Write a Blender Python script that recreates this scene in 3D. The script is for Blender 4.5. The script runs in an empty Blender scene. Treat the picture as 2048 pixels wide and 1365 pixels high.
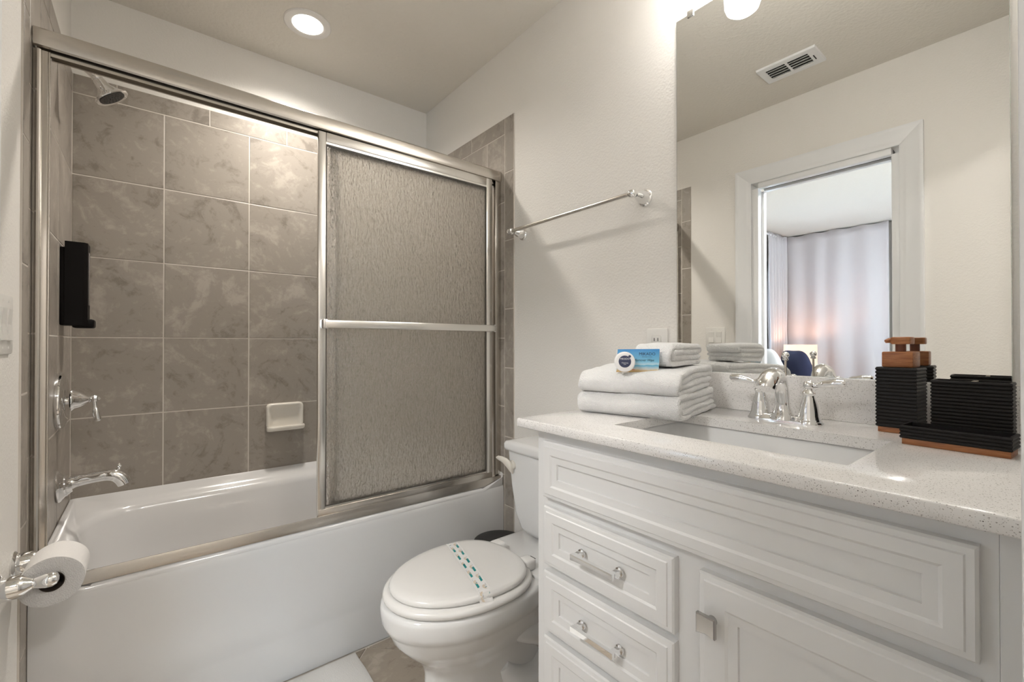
import bpy, bmesh, math, random
from mathutils import Vector, Matrix, noise
S = bpy.context.scene
C = S.collection
PI = math.pi
random.seed(7)

# ------------------------------------------------------------------ camera
cam_d = bpy.data.cameras.new('camera'); cam = bpy.data.objects.new('camera', cam_d); C.objects.link(cam)
cam.location = (0.2348, 0.0, 1.0984)
cam.rotation_euler = (math.radians(90.368), 0, math.radians(-38.852))
cam_d.sensor_width = 36.0; cam_d.lens = 897.0 / 2048 * 36; cam_d.clip_start = 0.005; cam_d.clip_end = 60
S.camera = cam
# ------------------------------------------------------------------ exposure, sky
S.view_settings.view_transform = 'Standard'; S.view_settings.look = 'None'
S.view_settings.gamma = 1.0; S.view_settings.use_curve_mapping = False
S.view_settings.exposure = 1.5
wd = bpy.data.worlds.new('sky'); S.world = wd; wd.use_nodes = True
bgn = wd.node_tree.nodes['Background']; bgn.inputs[0].default_value = (0.62, 0.80, 1.0, 1); bgn.inputs[1].default_value = 3.0
# lamps' strengths (each lamp's light stays in its own builder)
CAN_W = 33.0      # recessed ceiling light, downlight watts
ROOM_W = 38.0     # flush ceiling light of the bedroom, just outside the bathroom door
SHADE_W = 6.9    # vanity light shades
HALL_FILL_W = 28.0      # fill light added in the hall behind the camera
TABLE_W = 1.8    # table lamp bulb in the bedroom, watts
def area(name, loc, rot, sx, sy, watts, col):
    l = bpy.data.lights.new(name, 'AREA'); l.shape = 'RECTANGLE'; l.size = sx; l.size_y = sy; l.energy = watts; l.color = col
    o = bpy.data.objects.new(name, l); C.objects.link(o); o.location = loc; o.rotation_euler = rot; return o
# daylight entering the bedroom through its side window
area('window_daylight', (-2.2, -1.38, 1.35), (math.radians(-90), 0, 0), 1.5, 1.2, 70, (0.80, 0.91, 1.0))

# ------------------------------------------------------------------ constants of the place
M = 1.480      # painted face of the mirror wall
L = -0.003     # painted face of the left wall
B = 2.343      # painted face of the back wall
TR, TL_, TB = 1.474, 0.002, 2.338   # tile faces
H = 2.44
YE = 1.526     # front edge of the tiling
ZT = 2.117     # top of the tiling
YT = 1.618     # shower door plane

# ------------------------------------------------------------------ helpers
def tag(o, label=None, cat=None, group=None, kind=None):
    if label: o['label'] = label
    if cat: o['category'] = cat
    if group: o['group'] = group
    if kind: o['kind'] = kind
    return o
def smooth(me, ang=35):
    for p in me.polygons: p.use_smooth = True
    bm = bmesh.new(); bm.from_mesh(me)
    a = math.radians(ang)
    for e in bm.edges:
        if len(e.link_faces) == 2 and e.calc_face_angle(0) > a: e.smooth = False
    bm.to_mesh(me); bm.free()
def obj(name, bm, mat, parent=None, sm=True, ang=35):
    bmesh.ops.recalc_face_normals(bm, faces=bm.faces)
    me = bpy.data.meshes.new(name); bm.to_mesh(me); bm.free()
    me.materials.append(mat)
    if sm: smooth(me, ang)
    o = bpy.data.objects.new(name, me); C.objects.link(o)
    if parent is not None: o.parent = parent
    return o
def thing(name, label, cat, group=None):
    o = bpy.data.objects.new(name, None); C.objects.link(o); o.empty_display_size = 0.05
    return tag(o, label, cat, group)
def rebase(root, loc):
    """put the root at its base; its meshes were modelled in world coordinates"""
    T = Matrix.Translation(-Vector(loc)); seen = set()
    if root.type == 'MESH': root.data.transform(T); seen.add(root.data.name)
    st = list(root.children)
    while st:
        c = st.pop(); st += list(c.children)
        if c.type == 'MESH' and c.data.name not in seen: c.data.transform(T); seen.add(c.data.name)
    root.location = loc
    return root
def box(bm, x0, x1, y0, y1, z0, z1, bev=0.0, seg=2):
    r = bmesh.ops.create_cube(bm, size=1.0)
    vs = r['verts']
    for v in vs:
        v.co = Vector((x0 + (v.co.x + .5) * (x1 - x0), y0 + (v.co.y + .5) * (y1 - y0), z0 + (v.co.z + .5) * (z1 - z0)))
    if bev > 0:
        es = list({e for v in vs for e in v.link_edges})
        bmesh.ops.bevel(bm, geom=es, offset=bev, segments=seg, profile=0.5, affect='EDGES')
    return bm
def nb(): return bmesh.new()
def bx(*a, **k): return box(nb(), *a, **k)
def loft(bm, loops, cap0=True, cap1=True, closed=True):
    vl = [[bm.verts.new(p) for p in lp] for lp in loops]
    n = len(vl[0])
    for a, b in zip(vl, vl[1:]):
        for i in range(n if closed else n - 1):
            j = (i + 1) % n
            bm.faces.new((a[i], a[j], b[j], b[i]))
    if cap0: bm.faces.new(vl[0])
    if cap1: bm.faces.new(list(reversed(vl[-1])))
    return bm
def frame(ax):
    ax = Vector(ax).normalized()
    up = Vector((0, 0, 1)) if abs(ax.z) < 0.9 else Vector((0, 1, 0))
    u = ax.cross(up).normalized(); v = u.cross(ax).normalized()
    return ax, u, v
def lathe(bm, org, ax, prof, n=32, cap=True):
    """prof: (distance along the axis, radius)"""
    ax, u, v = frame(ax); org = Vector(org); loops = []
    for d, r in prof:
        r = max(r, 1e-5)
        loops.append([org + ax * d + (u * math.cos(2 * PI * i / n) + v * math.sin(2 * PI * i / n)) * r for i in range(n)])
    return loft(bm, loops, cap, cap)
def tube(bm, pts, rad, n=20, cap=True, sub=0):
    pts = [Vector(p) for p in pts]
    if not hasattr(rad, '__len__'): rad = [rad] * len(pts)
    if sub:
        np_, nr = [], []
        for i in range(len(pts) - 1):
            p0 = pts[max(i - 1, 0)]; p1 = pts[i]; p2 = pts[i + 1]; p3 = pts[min(i + 2, len(pts) - 1)]
            for k in range(sub):
                t = k / sub
                np_.append(0.5 * ((2 * p1) + (p2 - p0) * t + (2 * p0 - 5 * p1 + 4 * p2 - p3) * t * t + (3 * p1 - p0 - 3 * p2 + p3) * t ** 3))
                nr.append(rad[i] + (rad[i + 1] - rad[i]) * (t * t * (3 - 2 * t)))
        np_.append(pts[-1]); nr.append(rad[-1]); pts, rad = np_, nr
    loops = []; u = None
    for i, p in enumerate(pts):
        d = (pts[min(i + 1, len(pts) - 1)] - pts[max(i - 1, 0)]).normalized()
        if u is None: _, u, _ = frame(d)
        u = (u - d * u.dot(d)).normalized(); v = d.cross(u)
        loops.append([p + (u * math.cos(2 * PI * k / n) + v * math.sin(2 * PI * k / n)) * rad[i] for k in range(n)])
    return loft(bm, loops, cap, cap)
def rrect(x0, x1, y0, y1, r, z=0.0, n=6):
    """rounded rectangle loop in XY; r one radius or four (x1y1, x0y1, x0y0, x1y0)"""
    if not hasattr(r, '__len__'): r = (r,) * 4
    P = []
    for (cx, cy, s, rr) in ((x1 - r[0], y1 - r[0], 0, r[0]), (x0 + r[1], y1 - r[1], 1, r[1]), (x0 + r[2], y0 + r[2], 2, r[2]), (x1 - r[3], y0 + r[3], 3, r[3])):
        for i in range(n + 1):
            a = (s + i / n) * PI / 2
            P.append(Vector((cx + rr * math.cos(a), cy + rr * math.sin(a), z)))
    return P
def grid(bm, fn, nu, nv, closed_u=False):
    V = [[bm.verts.new(fn(i / (nu if closed_u else nu - 1) if nu > 1 else 0, j / (nv - 1))) for j in range(nv)] for i in range(nu)]
    for i in range(nu if closed_u else nu - 1):
        for j in range(nv - 1):
            k = (i + 1) % nu
            bm.faces.new((V[i][j], V[k][j], V[k][j + 1], V[i][j + 1]))
    return bm
def structure(name, bm, mat, sm=False):
    return tag(obj(name, bm, mat, None, sm), kind='structure')

# ------------------------------------------------------------------ materials
def mat(name, col, rough=0.5, metal=0.0, **k):
    m = bpy.data.materials.new(name); m.use_nodes = True
    p = m.node_tree.nodes['Principled BSDF']
    p.inputs['Base Color'].default_value = (*col, 1); p.inputs['Roughness'].default_value = rough; p.inputs['Metallic'].default_value = metal
    for a, v in k.items(): p.inputs[a.replace('_', ' ')].default_value = v
    return m
def N(m, t, **k):
    n = m.node_tree.nodes.new(t)
    for a, v in k.items():
        if a in n.inputs: n.inputs[a].default_value = v
        else: setattr(n, a, v)
    return n
def P(m): return m.node_tree.nodes['Principled BSDF']
def lk(m, a, b): m.node_tree.links.new(a, b)
def pos(m, scale=(1, 1, 1)):
    g = N(m, 'ShaderNodeNewGeometry'); mp = N(m, 'ShaderNodeMapping'); mp.inputs['Scale'].default_value = scale
    lk(m, g.outputs['Position'], mp.inputs['Vector']); return mp.outputs['Vector']
def bump(m, fac, strength, dist):
    b = N(m, 'ShaderNodeBump', Strength=strength, Distance=dist); lk(m, fac, b.inputs['Height']); lk(m, b.outputs[0], P(m).inputs['Normal']); return b
def ramp(m, fac, stops):
    r = N(m, 'ShaderNodeValToRGB'); e = r.color_ramp.elements
    while len(e) < len(stops): e.new(0.5)
    for i, (p_, c) in enumerate(stops): e[i].position = p_; e[i].color = (*c, 1)
    lk(m, fac, r.inputs[0]); return r.outputs[0]
def noisemat(name, col, rough, nscale, dist, detail=3.0, strength=1.0, scale=(1, 1, 1), **k):
    m = mat(name, col, rough, **k)
    t = N(m, 'ShaderNodeTexNoise', Scale=nscale, Detail=detail); lk(m, pos(m, scale), t.inputs['Vector'])
    bump(m, t.outputs['Fac'], strength, dist); return m

paint = noisemat('wall_paint', (0.82, 0.795, 0.752), 0.5, 140, 0.0011, 2.0)
ceil_paint = noisemat('ceiling_paint', (0.77, 0.735, 0.67), 0.75, 70, 0.0025, 3.0)
trim_white = mat('trim_white', (0.82, 0.825, 0.83), 0.35)
vanity_paint = mat('vanity_paint', (0.78, 0.78, 0.775), 0.38)
acrylic = mat('tub_acrylic', (0.66, 0.65, 0.64), 0.16); P(acrylic).inputs['Coat Weight'].default_value = 0.3
porcelain = mat('porcelain', (0.80, 0.80, 0.795), 0.08); P(porcelain).inputs['Coat Weight'].default_value = 0.3
seat_plastic = mat('seat_plastic', (0.83, 0.82, 0.80), 0.18)
biscuit = mat('biscuit_plastic', (0.74, 0.70, 0.63), 0.3)
ceramic = mat('cream_ceramic', (0.72, 0.68, 0.61), 0.15)
chrome = mat('chrome', (0.86, 0.86, 0.86), 0.04, 1.0)
nickel = mat('brushed_nickel', (0.62, 0.585, 0.54), 0.24, 1.0)
nickel2 = mat('bright_anodized', (0.80, 0.78, 0.75), 0.22, 1.0)
darkmetal = mat('dark_gasket', (0.08, 0.07, 0.06), 0.5)  # plain dark colour of the door gaskets and the pocket-door track
mirror_m = mat('mirror_silver', (0.90, 0.905, 0.89), 0.0, 1.0)
mirror_edge = mat('mirror_edge', (0.75, 0.80, 0.78), 0.1, 0.7)
switch_m = mat('switch_plastic', (0.76, 0.745, 0.71), 0.3)
dark = mat('dark_slot', (0.02, 0.02, 0.02), 0.6)
blackp = mat('black_plastic', (0.004, 0.003, 0.003), 0.45, Specular_IOR_Level=0.15)
blackbin = mat('black_liner', (0.018, 0.017, 0.016), 0.45)
binm = mat('bin_grey', (0.45, 0.45, 0.44), 0.35)
ribm = mat('black_ribbed_resin', (0.010, 0.0085, 0.0085), 0.42, Specular_IOR_Level=0.25)
navy = noisemat('navy_fabric', (0.016, 0.02, 0.055), 0.9, 300, 0.0006)
white_fab = noisemat('white_bedding', (0.74, 0.76, 0.78), 0.9, 60, 0.001)
tissue = noisemat('tissue_paper', (0.80, 0.78, 0.76), 0.95, 350, 0.0008)
tissue_side = noisemat('tissue_roll_side', (0.60, 0.585, 0.57), 0.95, 420, 0.0025)
card = mat('cardboard_core', (0.055, 0.04, 0.03), 0.9)
paper = mat('paper_band', (0.84, 0.83, 0.82), 0.5)
teal = mat('teal_print', (0.02, 0.30, 0.30), 0.5)
tanp = mat('tan_print', (0.75, 0.60, 0.42), 0.5)
greyp = mat('grey_print', (0.55, 0.57, 0.60), 0.5)
grout = mat('grout', (0.62, 0.575, 0.52), 0.85)
steel = mat('steel_rod', (0.66, 0.61, 0.54), 0.22, 1.0)
white_wrap = mat('white_wrapper', (0.83, 0.82, 0.81), 0.35)
navyp = mat('navy_print', (0.035, 0.045, 0.10), 0.4)
inkp = mat('dark_ink', (0.01, 0.02, 0.05), 0.5)
whitep = mat('white_print', (0.8, 0.8, 0.82), 0.5)
redp = mat('red_print', (0.6, 0.05, 0.05), 0.5)
mat_fab = noisemat('mat_cotton', (0.74, 0.725, 0.70), 0.95, 250, 0.0015)

def tile_mat(name, lo, mid, hi, rough, scl=1.0):
    m = mat(name, mid, rough)
    g = N(m, 'ShaderNodeNewGeometry'); oi = N(m, 'ShaderNodeObjectInfo')
    mul = N(m, 'ShaderNodeVectorMath', operation='SCALE'); mul.inputs[0].default_value = (37, 11, 53)
    lk(m, oi.outputs['Random'], mul.inputs['Scale'])
    add = N(m, 'ShaderNodeVectorMath', operation='ADD'); lk(m, g.outputs['Position'], add.inputs[0]); lk(m, mul.outputs[0], add.inputs[1])
    n1 = N(m, 'ShaderNodeTexNoise', Scale=5.0 * scl, Detail=6.0, Roughness=0.62, Distortion=1.4); lk(m, add.outputs[0], n1.inputs['Vector'])
    n2 = N(m, 'ShaderNodeTexNoise', Scale=26.0 * scl, Detail=8.0, Roughness=0.7, Distortion=0.8); lk(m, add.outputs[0], n2.inputs['Vector'])
    n3 = N(m, 'ShaderNodeTexNoise', Scale=2.2 * scl, Detail=3.0); lk(m, add.outputs[0], n3.inputs['Vector'])
    a = N(m, 'ShaderNodeMath', operation='MULTIPLY'); a.inputs[1].default_value = 0.30; lk(m, n2.outputs['Fac'], a.inputs[0])
    b = N(m, 'ShaderNodeMath', operation='MULTIPLY_ADD'); b.inputs[1].default_value = 0.55; lk(m, n1.outputs['Fac'], b.inputs[0]); lk(m, a.outputs[0], b.inputs[2])
    c = N(m, 'ShaderNodeMath', operation='MULTIPLY_ADD'); c.inputs[1].default_value = 0.15; lk(m, n3.outputs['Fac'], c.inputs[0]); lk(m, b.outputs[0], c.inputs[2])
    lk(m, ramp(m, c.outputs[0], [(0.40, lo), (0.47, mid), (0.52, mid), (0.60, hi)]), P(m).inputs['Base Color'])
    bump(m, n2.outputs['Fac'], 0.25, 0.001)
    return m
tile_m = tile_mat('wall_tile_ceramic', (0.215, 0.188, 0.160), (0.315, 0.280, 0.242), (0.415, 0.372, 0.325), 0.36)
ftile_m = tile_mat('floor_tile_ceramic', (0.26, 0.215, 0.17), (0.36, 0.305, 0.245), (0.46, 0.40, 0.33), 0.45, 1.2)

def quartz():
    m = mat('quartz_top', (0.83, 0.815, 0.80), 0.12)
    v = pos(m)
    cur = None
    for sc, thr, colr in ((360, 0.17, (0.40, 0.38, 0.36)), (680, 0.20, (0.52, 0.50, 0.48)), (260, 0.11, (0.13, 0.12, 0.115))):
        t = N(m, 'ShaderNodeTexVoronoi', Scale=sc, Randomness=1.0); lk(m, v, t.inputs['Vector'])
        w = N(m, 'ShaderNodeTexWhiteNoise'); lk(m, t.outputs['Position'], w.inputs['Vector'])
        l1 = N(m, 'ShaderNodeMath', operation='LESS_THAN'); lk(m, t.outputs['Distance'], l1.inputs[0]); l1.inputs[1].default_value = thr * 1.6
        l2 = N(m, 'ShaderNodeMath', operation='LESS_THAN'); lk(m, w.outputs['Value'], l2.inputs[0]); l2.inputs[1].default_value = 0.30 if sc > 300 else 0.14
        mu = N(m, 'ShaderNodeMath', operation='MULTIPLY'); lk(m, l1.outputs[0], mu.inputs[0]); lk(m, l2.outputs[0], mu.inputs[1])
        mx = N(m, 'ShaderNodeMix', data_type='RGBA'); lk(m, mu.outputs[0], mx.inputs[0])
        if cur is None: mx.inputs[6].default_value = (0.83, 0.815, 0.80, 1)
        else: lk(m, cur, mx.inputs[6])
        mx.inputs[7].default_value = (*colr, 1); cur = mx.outputs[2]
    lk(m, cur, P(m).inputs['Base Color'])
    return m
quartz_m = quartz()

def terry():
    m = mat('terry_cotton', (0.90, 0.895, 0.885), 1.0); P(m).inputs['Sheen Weight'].default_value = 0.35
    t = N(m, 'ShaderNodeTexNoise', Scale=430.0, Detail=2.0); lk(m, pos(m), t.inputs['Vector'])
    t2 = N(m, 'ShaderNodeTexNoise', Scale=90.0, Detail=2.0); lk(m, pos(m), t2.inputs['Vector'])
    a = N(m, 'ShaderNodeMath', operation='ADD'); lk(m, t.outputs['Fac'], a.inputs[0]); lk(m, t2.outputs['Fac'], a.inputs[1])
    bump(m, a.outputs[0], 1.0, 0.004); return m
terry_m = terry()

def wood():
    m = mat('teak_wood', (0.42, 0.17, 0.06), 0.38)
    t = N(m, 'ShaderNodeTexNoise', Scale=14.0, Detail=5.0, Distortion=2.0); lk(m, pos(m, (3, 1, 9)), t.inputs['Vector'])
    lk(m, ramp(m, t.outputs['Fac'], [(0.3, (0.28, 0.095, 0.032)), (0.55, (0.42, 0.165, 0.058)), (0.75, (0.52, 0.23, 0.09))]), P(m).inputs['Base Color'])
    return m
wood_m = wood()

def rain_glass():
    m = mat('obscure_rain_glass', (1.0, 0.99, 0.975), 0.10, IOR=1.55); P(m).inputs['Transmission Weight'].default_value = 1.0
    t = N(m, 'ShaderNodeTexNoise', Scale=24.0, Detail=2.0, Roughness=0.6, Distortion=0.5); lk(m, pos(m, (6.5, 6.5, 1.5)), t.inputs['Vector'])
    t2 = N(m, 'ShaderNodeTexNoise', Scale=95.0, Detail=1.0, Distortion=0.8); lk(m, pos(m, (1.6, 1.6, 0.9)), t2.inputs['Vector'])
    a = N(m, 'ShaderNodeMath', operation='MULTIPLY_ADD'); a.inputs[1].default_value = 0.55; lk(m, t2.outputs['Fac'], a.inputs[0]); lk(m, t.outputs['Fac'], a.inputs[2])
    bb = bump(m, a.outputs[0], 1.0, 0.0060)
    tr = N(m, 'ShaderNodeBsdfTranslucent'); lk(m, bb.outputs[0], tr.inputs['Normal']); tr.inputs['Color'].default_value = (0.90, 0.85, 0.77, 1)
    mx = N(m, 'ShaderNodeMixShader'); mx.inputs[0].default_value = 0.18
    out = m.node_tree.nodes['Material Output']
    lk(m, P(m).outputs[0], mx.inputs[1]); lk(m, tr.outputs[0], mx.inputs[2]); lk(m, mx.outputs[0], out.inputs['Surface'])
    return m
rain_m = rain_glass()
clear_glass = mat('window_glass', (1, 1, 1), 0.0, IOR=1.45); P(clear_glass).inputs['Transmission Weight'].default_value = 1.0

def emit(name, col, s):
    m = mat(name, (0.8, 0.8, 0.8), 0.5); P(m).inputs['Emission Color'].default_value = (*col, 1); P(m).inputs['Emission Strength'].default_value = s; return m
can_m = emit('lit_lens', (1.0, 0.95, 0.88), 4.0)
shade_m = emit('lit_opal_glass', (1.0, 0.97, 0.93), SHADE_W)
hall_fill_m = emit('hall_fill_lens', (1.0, 0.97, 0.94), HALL_FILL_W)
room_m = emit('lit_room_lens', (1.0, 0.985, 0.965), ROOM_W)
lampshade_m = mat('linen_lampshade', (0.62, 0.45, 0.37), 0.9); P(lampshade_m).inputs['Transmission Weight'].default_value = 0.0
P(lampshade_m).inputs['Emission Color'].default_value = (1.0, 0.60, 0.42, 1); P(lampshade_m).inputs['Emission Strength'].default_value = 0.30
def curtain_mat():
    m = noisemat('curtain_linen', (0.60, 0.57, 0.585), 0.9, 500, 0.0004)
    return m
curtain_m = curtain_mat()

# ================================================================== STRUCTURE
# floor: concrete bed plus diagonal tiles clipped at the room's edges
fl = structure('floor', bx(-0.12, 1.60, -2.2, 2.46, -0.12, -0.0035), grout)
def clip(poly, ax, lim, keep_less):
    out = []
    for i, a in enumerate(poly):
        b = poly[(i + 1) % len(poly)]
        ia = (a[ax] <= lim) == keep_less; ib = (b[ax] <= lim) == keep_less
        if ia: out.append(a)
        if ia != ib:
            t = (lim - a[ax]) / (b[ax] - a[ax]); out.append((a[0] + (b[0] - a[0]) * t, a[1] + (b[1] - a[1]) * t))
    return out
ts, gp = 0.306, 0.0045
c45 = math.sqrt(.5)
for i in range(-7, 8):
    for j in range(-9, 7):
        q = []
        for (du, dv) in ((0, 0), (1, 0), (1, 1), (0, 1)):
            u = (i + du) * ts + (gp / 2 if du == 0 else -gp / 2); v = (j + dv) * ts + (gp / 2 if dv == 0 else -gp / 2)
            q.append((0.849 + (u - v) * c45, 1.600 + (u + v) * c45))
        for ax, lim, less in ((0, 1.476, True), (0, 0.0, False), (1, 1.596, True), (1, -0.10, False)):
            q = clip(q, ax, lim, less)
            if len(q) < 3: break
        if len(q) < 3: continue
        ar = abs(sum(q[k][0] * q[(k + 1) % len(q)][1] - q[(k + 1) % len(q)][0] * q[k][1] for k in range(len(q)))) / 2
        if ar < 0.002: continue
        bm = nb(); cx = sum(p[0] for p in q) / len(q); cy = sum(p[1] for p in q) / len(q)
        loft(bm, [[(p[0], p[1], -0.0035) for p in q], [(p[0], p[1], -0.001) for p in q], [(p[0] + (cx - p[0]) * .008, p[1] + (cy - p[1]) * .008, 0) for p in q]])
        obj('tile', bm, ftile_m, fl, True, 20)
structure('floor_bedroom', bx(-3.75, -0.12, -1.6, 2.46, -0.12, 0.0), mat('bedroom_carpet', (0.42, 0.38, 0.33), 0.95))

structure('ceiling', bx(-3.75, 1.60, -2.2, 2.46, H, H + 0.1), ceil_paint)
structure('wall_back', bx(-0.118, 1.60, B, B + 0.11, 0, H), paint)
wr = structure('wall_right', bx(M, M + 0.12, -2.2, B, 0, H), paint)
bm = nb()
box(bm, L - 0.115, L, 1.153, B, 0, H); box(bm, L - 0.115, L, -2.2, 0.491, 0, H); box(bm, L - 0.115, L, 0.491, 1.153, 2.025, H)
wl = structure('wall_left', bm, paint)
wb = bpy.data.objects['wall_back']
bm = nb()
box(bm, L, 0.055, -0.105, 0.006, 0, H); box(bm, 0.715, M, -0.105, 0.006, 0, H); box(bm, 0.055, 0.715, -0.105, 0.006, 2.03, H)
structure('wall_front', bm, paint)
structure('wall_hall_end', bx(-0.118, 1.60, -2.3, -2.2, 0, H), paint)
# bedroom shell
bm = nb(); y0, y1 = B - 0.05, B + 0.10   # wall with the far window
box(bm, -3.75, -3.02, y0, y1, 0, H); box(bm, -2.02, -0.118, y0, y1, 0, H); box(bm, -3.02, -2.02, y0, y1, 0, 0.75); box(bm, -3.02, -2.02, y0, y1, 2.04, H)
structure('wall_bedroom_window', bm, paint)
structure('wall_bedroom_far', bx(-3.75, -3.62, -1.6, B - 0.05, 0, H), paint)
bm = nb()
box(bm, -3.62, -2.95, -1.6, -1.5, 0, H); box(bm, -1.45, -0.118, -1.6, -1.5, 0, H); box(bm, -2.95, -1.45, -1.6, -1.5, 0, 0.75); box(bm, -2.95, -1.45, -1.6, -1.5, 1.95, H)
structure('wall_bedroom_side', bm, paint)
# far window: frame, sill, panes
w1 = tag(obj('window_1', (lambda b: (box(b, -3.07, -2.96, B - 0.07, B - 0.05, 0.69, 2.10, .003), box(b, -2.08, -1.97, B - 0.07, B - 0.05, 0.69, 2.10, .003), box(b, -3.07, -1.97, B - 0.07, B - 0.05, 1.99, 2.10, .003), box(b, -3.09, -1.95, B - 0.085, B - 0.05, 0.66, 0.72, .003))[0])(nb()), trim_white, None), kind='structure')
obj('sash', (lambda b: (box(b, -2.96, -2.92, B, B + .03, .75, 2.0), box(b, -2.12, -2.08, B, B + .03, .75, 2.0), box(b, -2.96, -2.08, B, B + .03, 1.33, 1.38))[0])(nb()), trim_white, w1)
obj('pane', bx(-2.92, -2.12, B + .012, B + .016, .75, 2.0), clear_glass, w1)

# ---- tiles
gth = 0.0028
zr = [0.511 - 0.3069, 0.511, 0.8175, 1.124, 1.431, 1.738, 2.045]
tilecache = {}
def tile(parent, org, du, dv, nrm, w, h):
    """tile whose lower-left is org on the tile face plane; shares mesh data between alike tiles"""
    key = (round(w, 4), round(h, 4), tuple(du), tuple(nrm))
    if key not in tilecache:
        bm = nb(); g = 0.0021; b = 0.0012; t = 0.0055
        du_, dv_, n_ = Vector(du), Vector(dv), Vector(nrm)
        def lp(i, d): return [du_ * a + dv_ * c + n_ * d for a, c in ((g + i, g + i), (w - g - i, g + i), (w - g - i, h - g - i), (g + i, h - g - i))]
        loft(bm, [lp(0, -t), lp(0, -b), lp(b * .3, -b * .3), lp(b, 0)])
        bmesh.ops.recalc_face_normals(bm, faces=bm.faces)
        me = bpy.data.meshes.new('tile'); bm.to_mesh(me); bm.free(); me.materials.append(tile_m); tilecache[key] = me
    o = bpy.data.objects.new('tile', tilecache[key]); C.objects.link(o); o.parent = parent
    o.location = Vector(org) + Vector(nrm) * random.uniform(-0.0004, 0.0003)
    return o
# grout beds
obj('grout', bx(0.0, 1.477, TB + .0012, B + .002, 0.2, ZT - .001), grout, wb)
obj('grout', bx(TR + .0012, M + .001, YE + .0015, B, 0.0, ZT - .001), grout, wr)
obj('grout', bx(L - .001, TL_ - .0012, YE + .0015, B, 0.0, ZT - .001), grout, wl)
cs = 0.3061
colx = [TL_, 0.276, 0.276 + cs, 0.276 + 2 * cs, 0.276 + 3 * cs, TR]
for k in range(6):
    z0, z1 = zr[k], zr[k + 1]
    for a, b in zip(colx, colx[1:]):
        tile(wb, (a, TB, z0), (1, 0, 0), (0, 0, 1), (0, -1, 0), b - a, z1 - z0)
jx = [TL_, 0.128, 0.432, 0.738, 1.044, 1.35, TR]
for a, b in zip(jx, jx[1:]): tile(wb, (a, TB, 2.045), (1, 0, 0), (0, 0, 1), (0, -1, 0), b - a, ZT - 2.045)
yb = 1.592   # inner edge of the bullnose column
yc = [yb, TB - 2 * cs, TB - cs, TB]
for wall, X, n in ((wl, TL_, (1, 0, 0)), (wr, TR, (-1, 0, 0))):
    zz = [0.0] + zr
    for k in range(7):
        z0, z1 = zz[k], zz[k + 1]
        for a, b in zip(yc, yc[1:]):
            tile(wall, (X, a, z0), (0, 1, 0), (0, 0, 1), n, b - a, z1 - z0)
    if wall is wl: bj = [0.0, 0.054, 0.361, 0.668, 0.98, 1.287, 1.590, 1.897, ZT]
    else: bj = [0.0, 0.30, 0.607, 0.914, 1.04, 1.22, 1.527, 1.834, ZT]
    if wall is wr: bj = [0.0, 0.07, 0.377, 0.684, 0.992, 1.255, 1.562, 1.868, ZT]
    for a, b in zip(bj, bj[1:]): tile(wall, (X, YE, a), (0, 1, 0), (0, 0, 1), n, yb - YE, b - a)
    jy = [yb, 1.86, 2.166, TB]
    for a, b in zip(jy, jy[1:]): tile(wall, (X, a, 2.045), (0, 1, 0), (0, 0, 1), n, b - a, ZT - 2.045)

# ---- baseboard behind the toilet
structure('baseboard_right', bx(M - .014, M, 0.79, YE, 0, 0.09, bev=.004), trim_white, True)
structure('baseboard_left', bx(L, L + .014, 1.24, YE, 0, 0.09, bev=.004), trim_white, True)

# ---- door casings
PROF = [(0, 0), (0, .010), (.006, .0125), (.020, .0125), (.028, .016), (.070, .018), (.077, .0205), (.085, .0205), (.085, 0)]
def casing(parent, X, nx, ya, yb_, ztop):
    def leg(y, s):
        lo = [(X + nx * d, y + s * u, 0.0) for u, d in PROF]; hi = [(X + nx * d, y + s * u, ztop + u) for u, d in PROF]
        return obj('casing', loft(nb(), [lo, hi]), trim_white, parent, True, 25)
    leg(yb_, 1); leg(ya, -1)
    lo = [(X + nx * d, ya - u, ztop + u) for u, d in PROF]; hi = [(X + nx * d, yb_ + u, ztop + u) for u, d in PROF]
    obj('casing', loft(nb(), [lo, hi]), trim_white, parent, True, 25)
d1 = tag(bpy.data.objects.new('door_1', None), kind='structure'); C.objects.link(d1)
casing(d1, L, 1, 0.491, 1.153, 2.025)
casing(d1, L - .115, -1, 0.491, 1.153, 2.025)
for y0, y1, sd in ((0.491, 0.521, 1), (1.117, 1.153, -1)):
    bm = nb(); box(bm, L - .115, L - .080, y0, y1, 0, 1.994, .002); box(bm, L - .035, L, y0, y1, 0, 1.994, .002)
    if sd == 1: box(bm, L - .080, L - .035, y0, y1 - .012, 0, 1.994)
    else: box(bm, L - .080, L - .035, y0 + .012, y1, 0, 1.994)
    obj('jamb', bm, trim_white, d1)
bm = nb(); box(bm, L - .115, L - .080, .521, 1.117, 1.994, 2.025, .002); box(bm, L - .035, L, .521, 1.117, 1.994, 2.025, .002)
obj('head_jamb', bm, trim_white, d1)
obj('track', bx(L - .075, L - .04, .521, 1.117, 2.005, 2.025), darkmetal, d1)
# doorway the camera stands in: jambs and casing edge seen at the right border
d2 = tag(bpy.data.objects.new('door_2', None), kind='structure'); C.objects.link(d2)
obj('jamb', bx(0.70, 0.715, -0.105, 0.006, 0, 2.03, bev=.001), trim_white, d2)
obj('jamb', bx(0.055, 0.07, -0.105, 0.006, 0, 2.03, bev=.001), trim_white, d2)
obj('casing', bx(0.705, 0.79, 0.006, 0.0213, 0, 2.11, bev=.0015), trim_white, d2)
obj('casing', bx(0.0, 0.065, 0.006, 0.0238, 0, 2.11, bev=.0015), trim_white, d2)
obj('casing', bx(0.065, 0.705, 0.006, 0.0238, 2.025, 2.11, bev=.0015), trim_white, d2)

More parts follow.
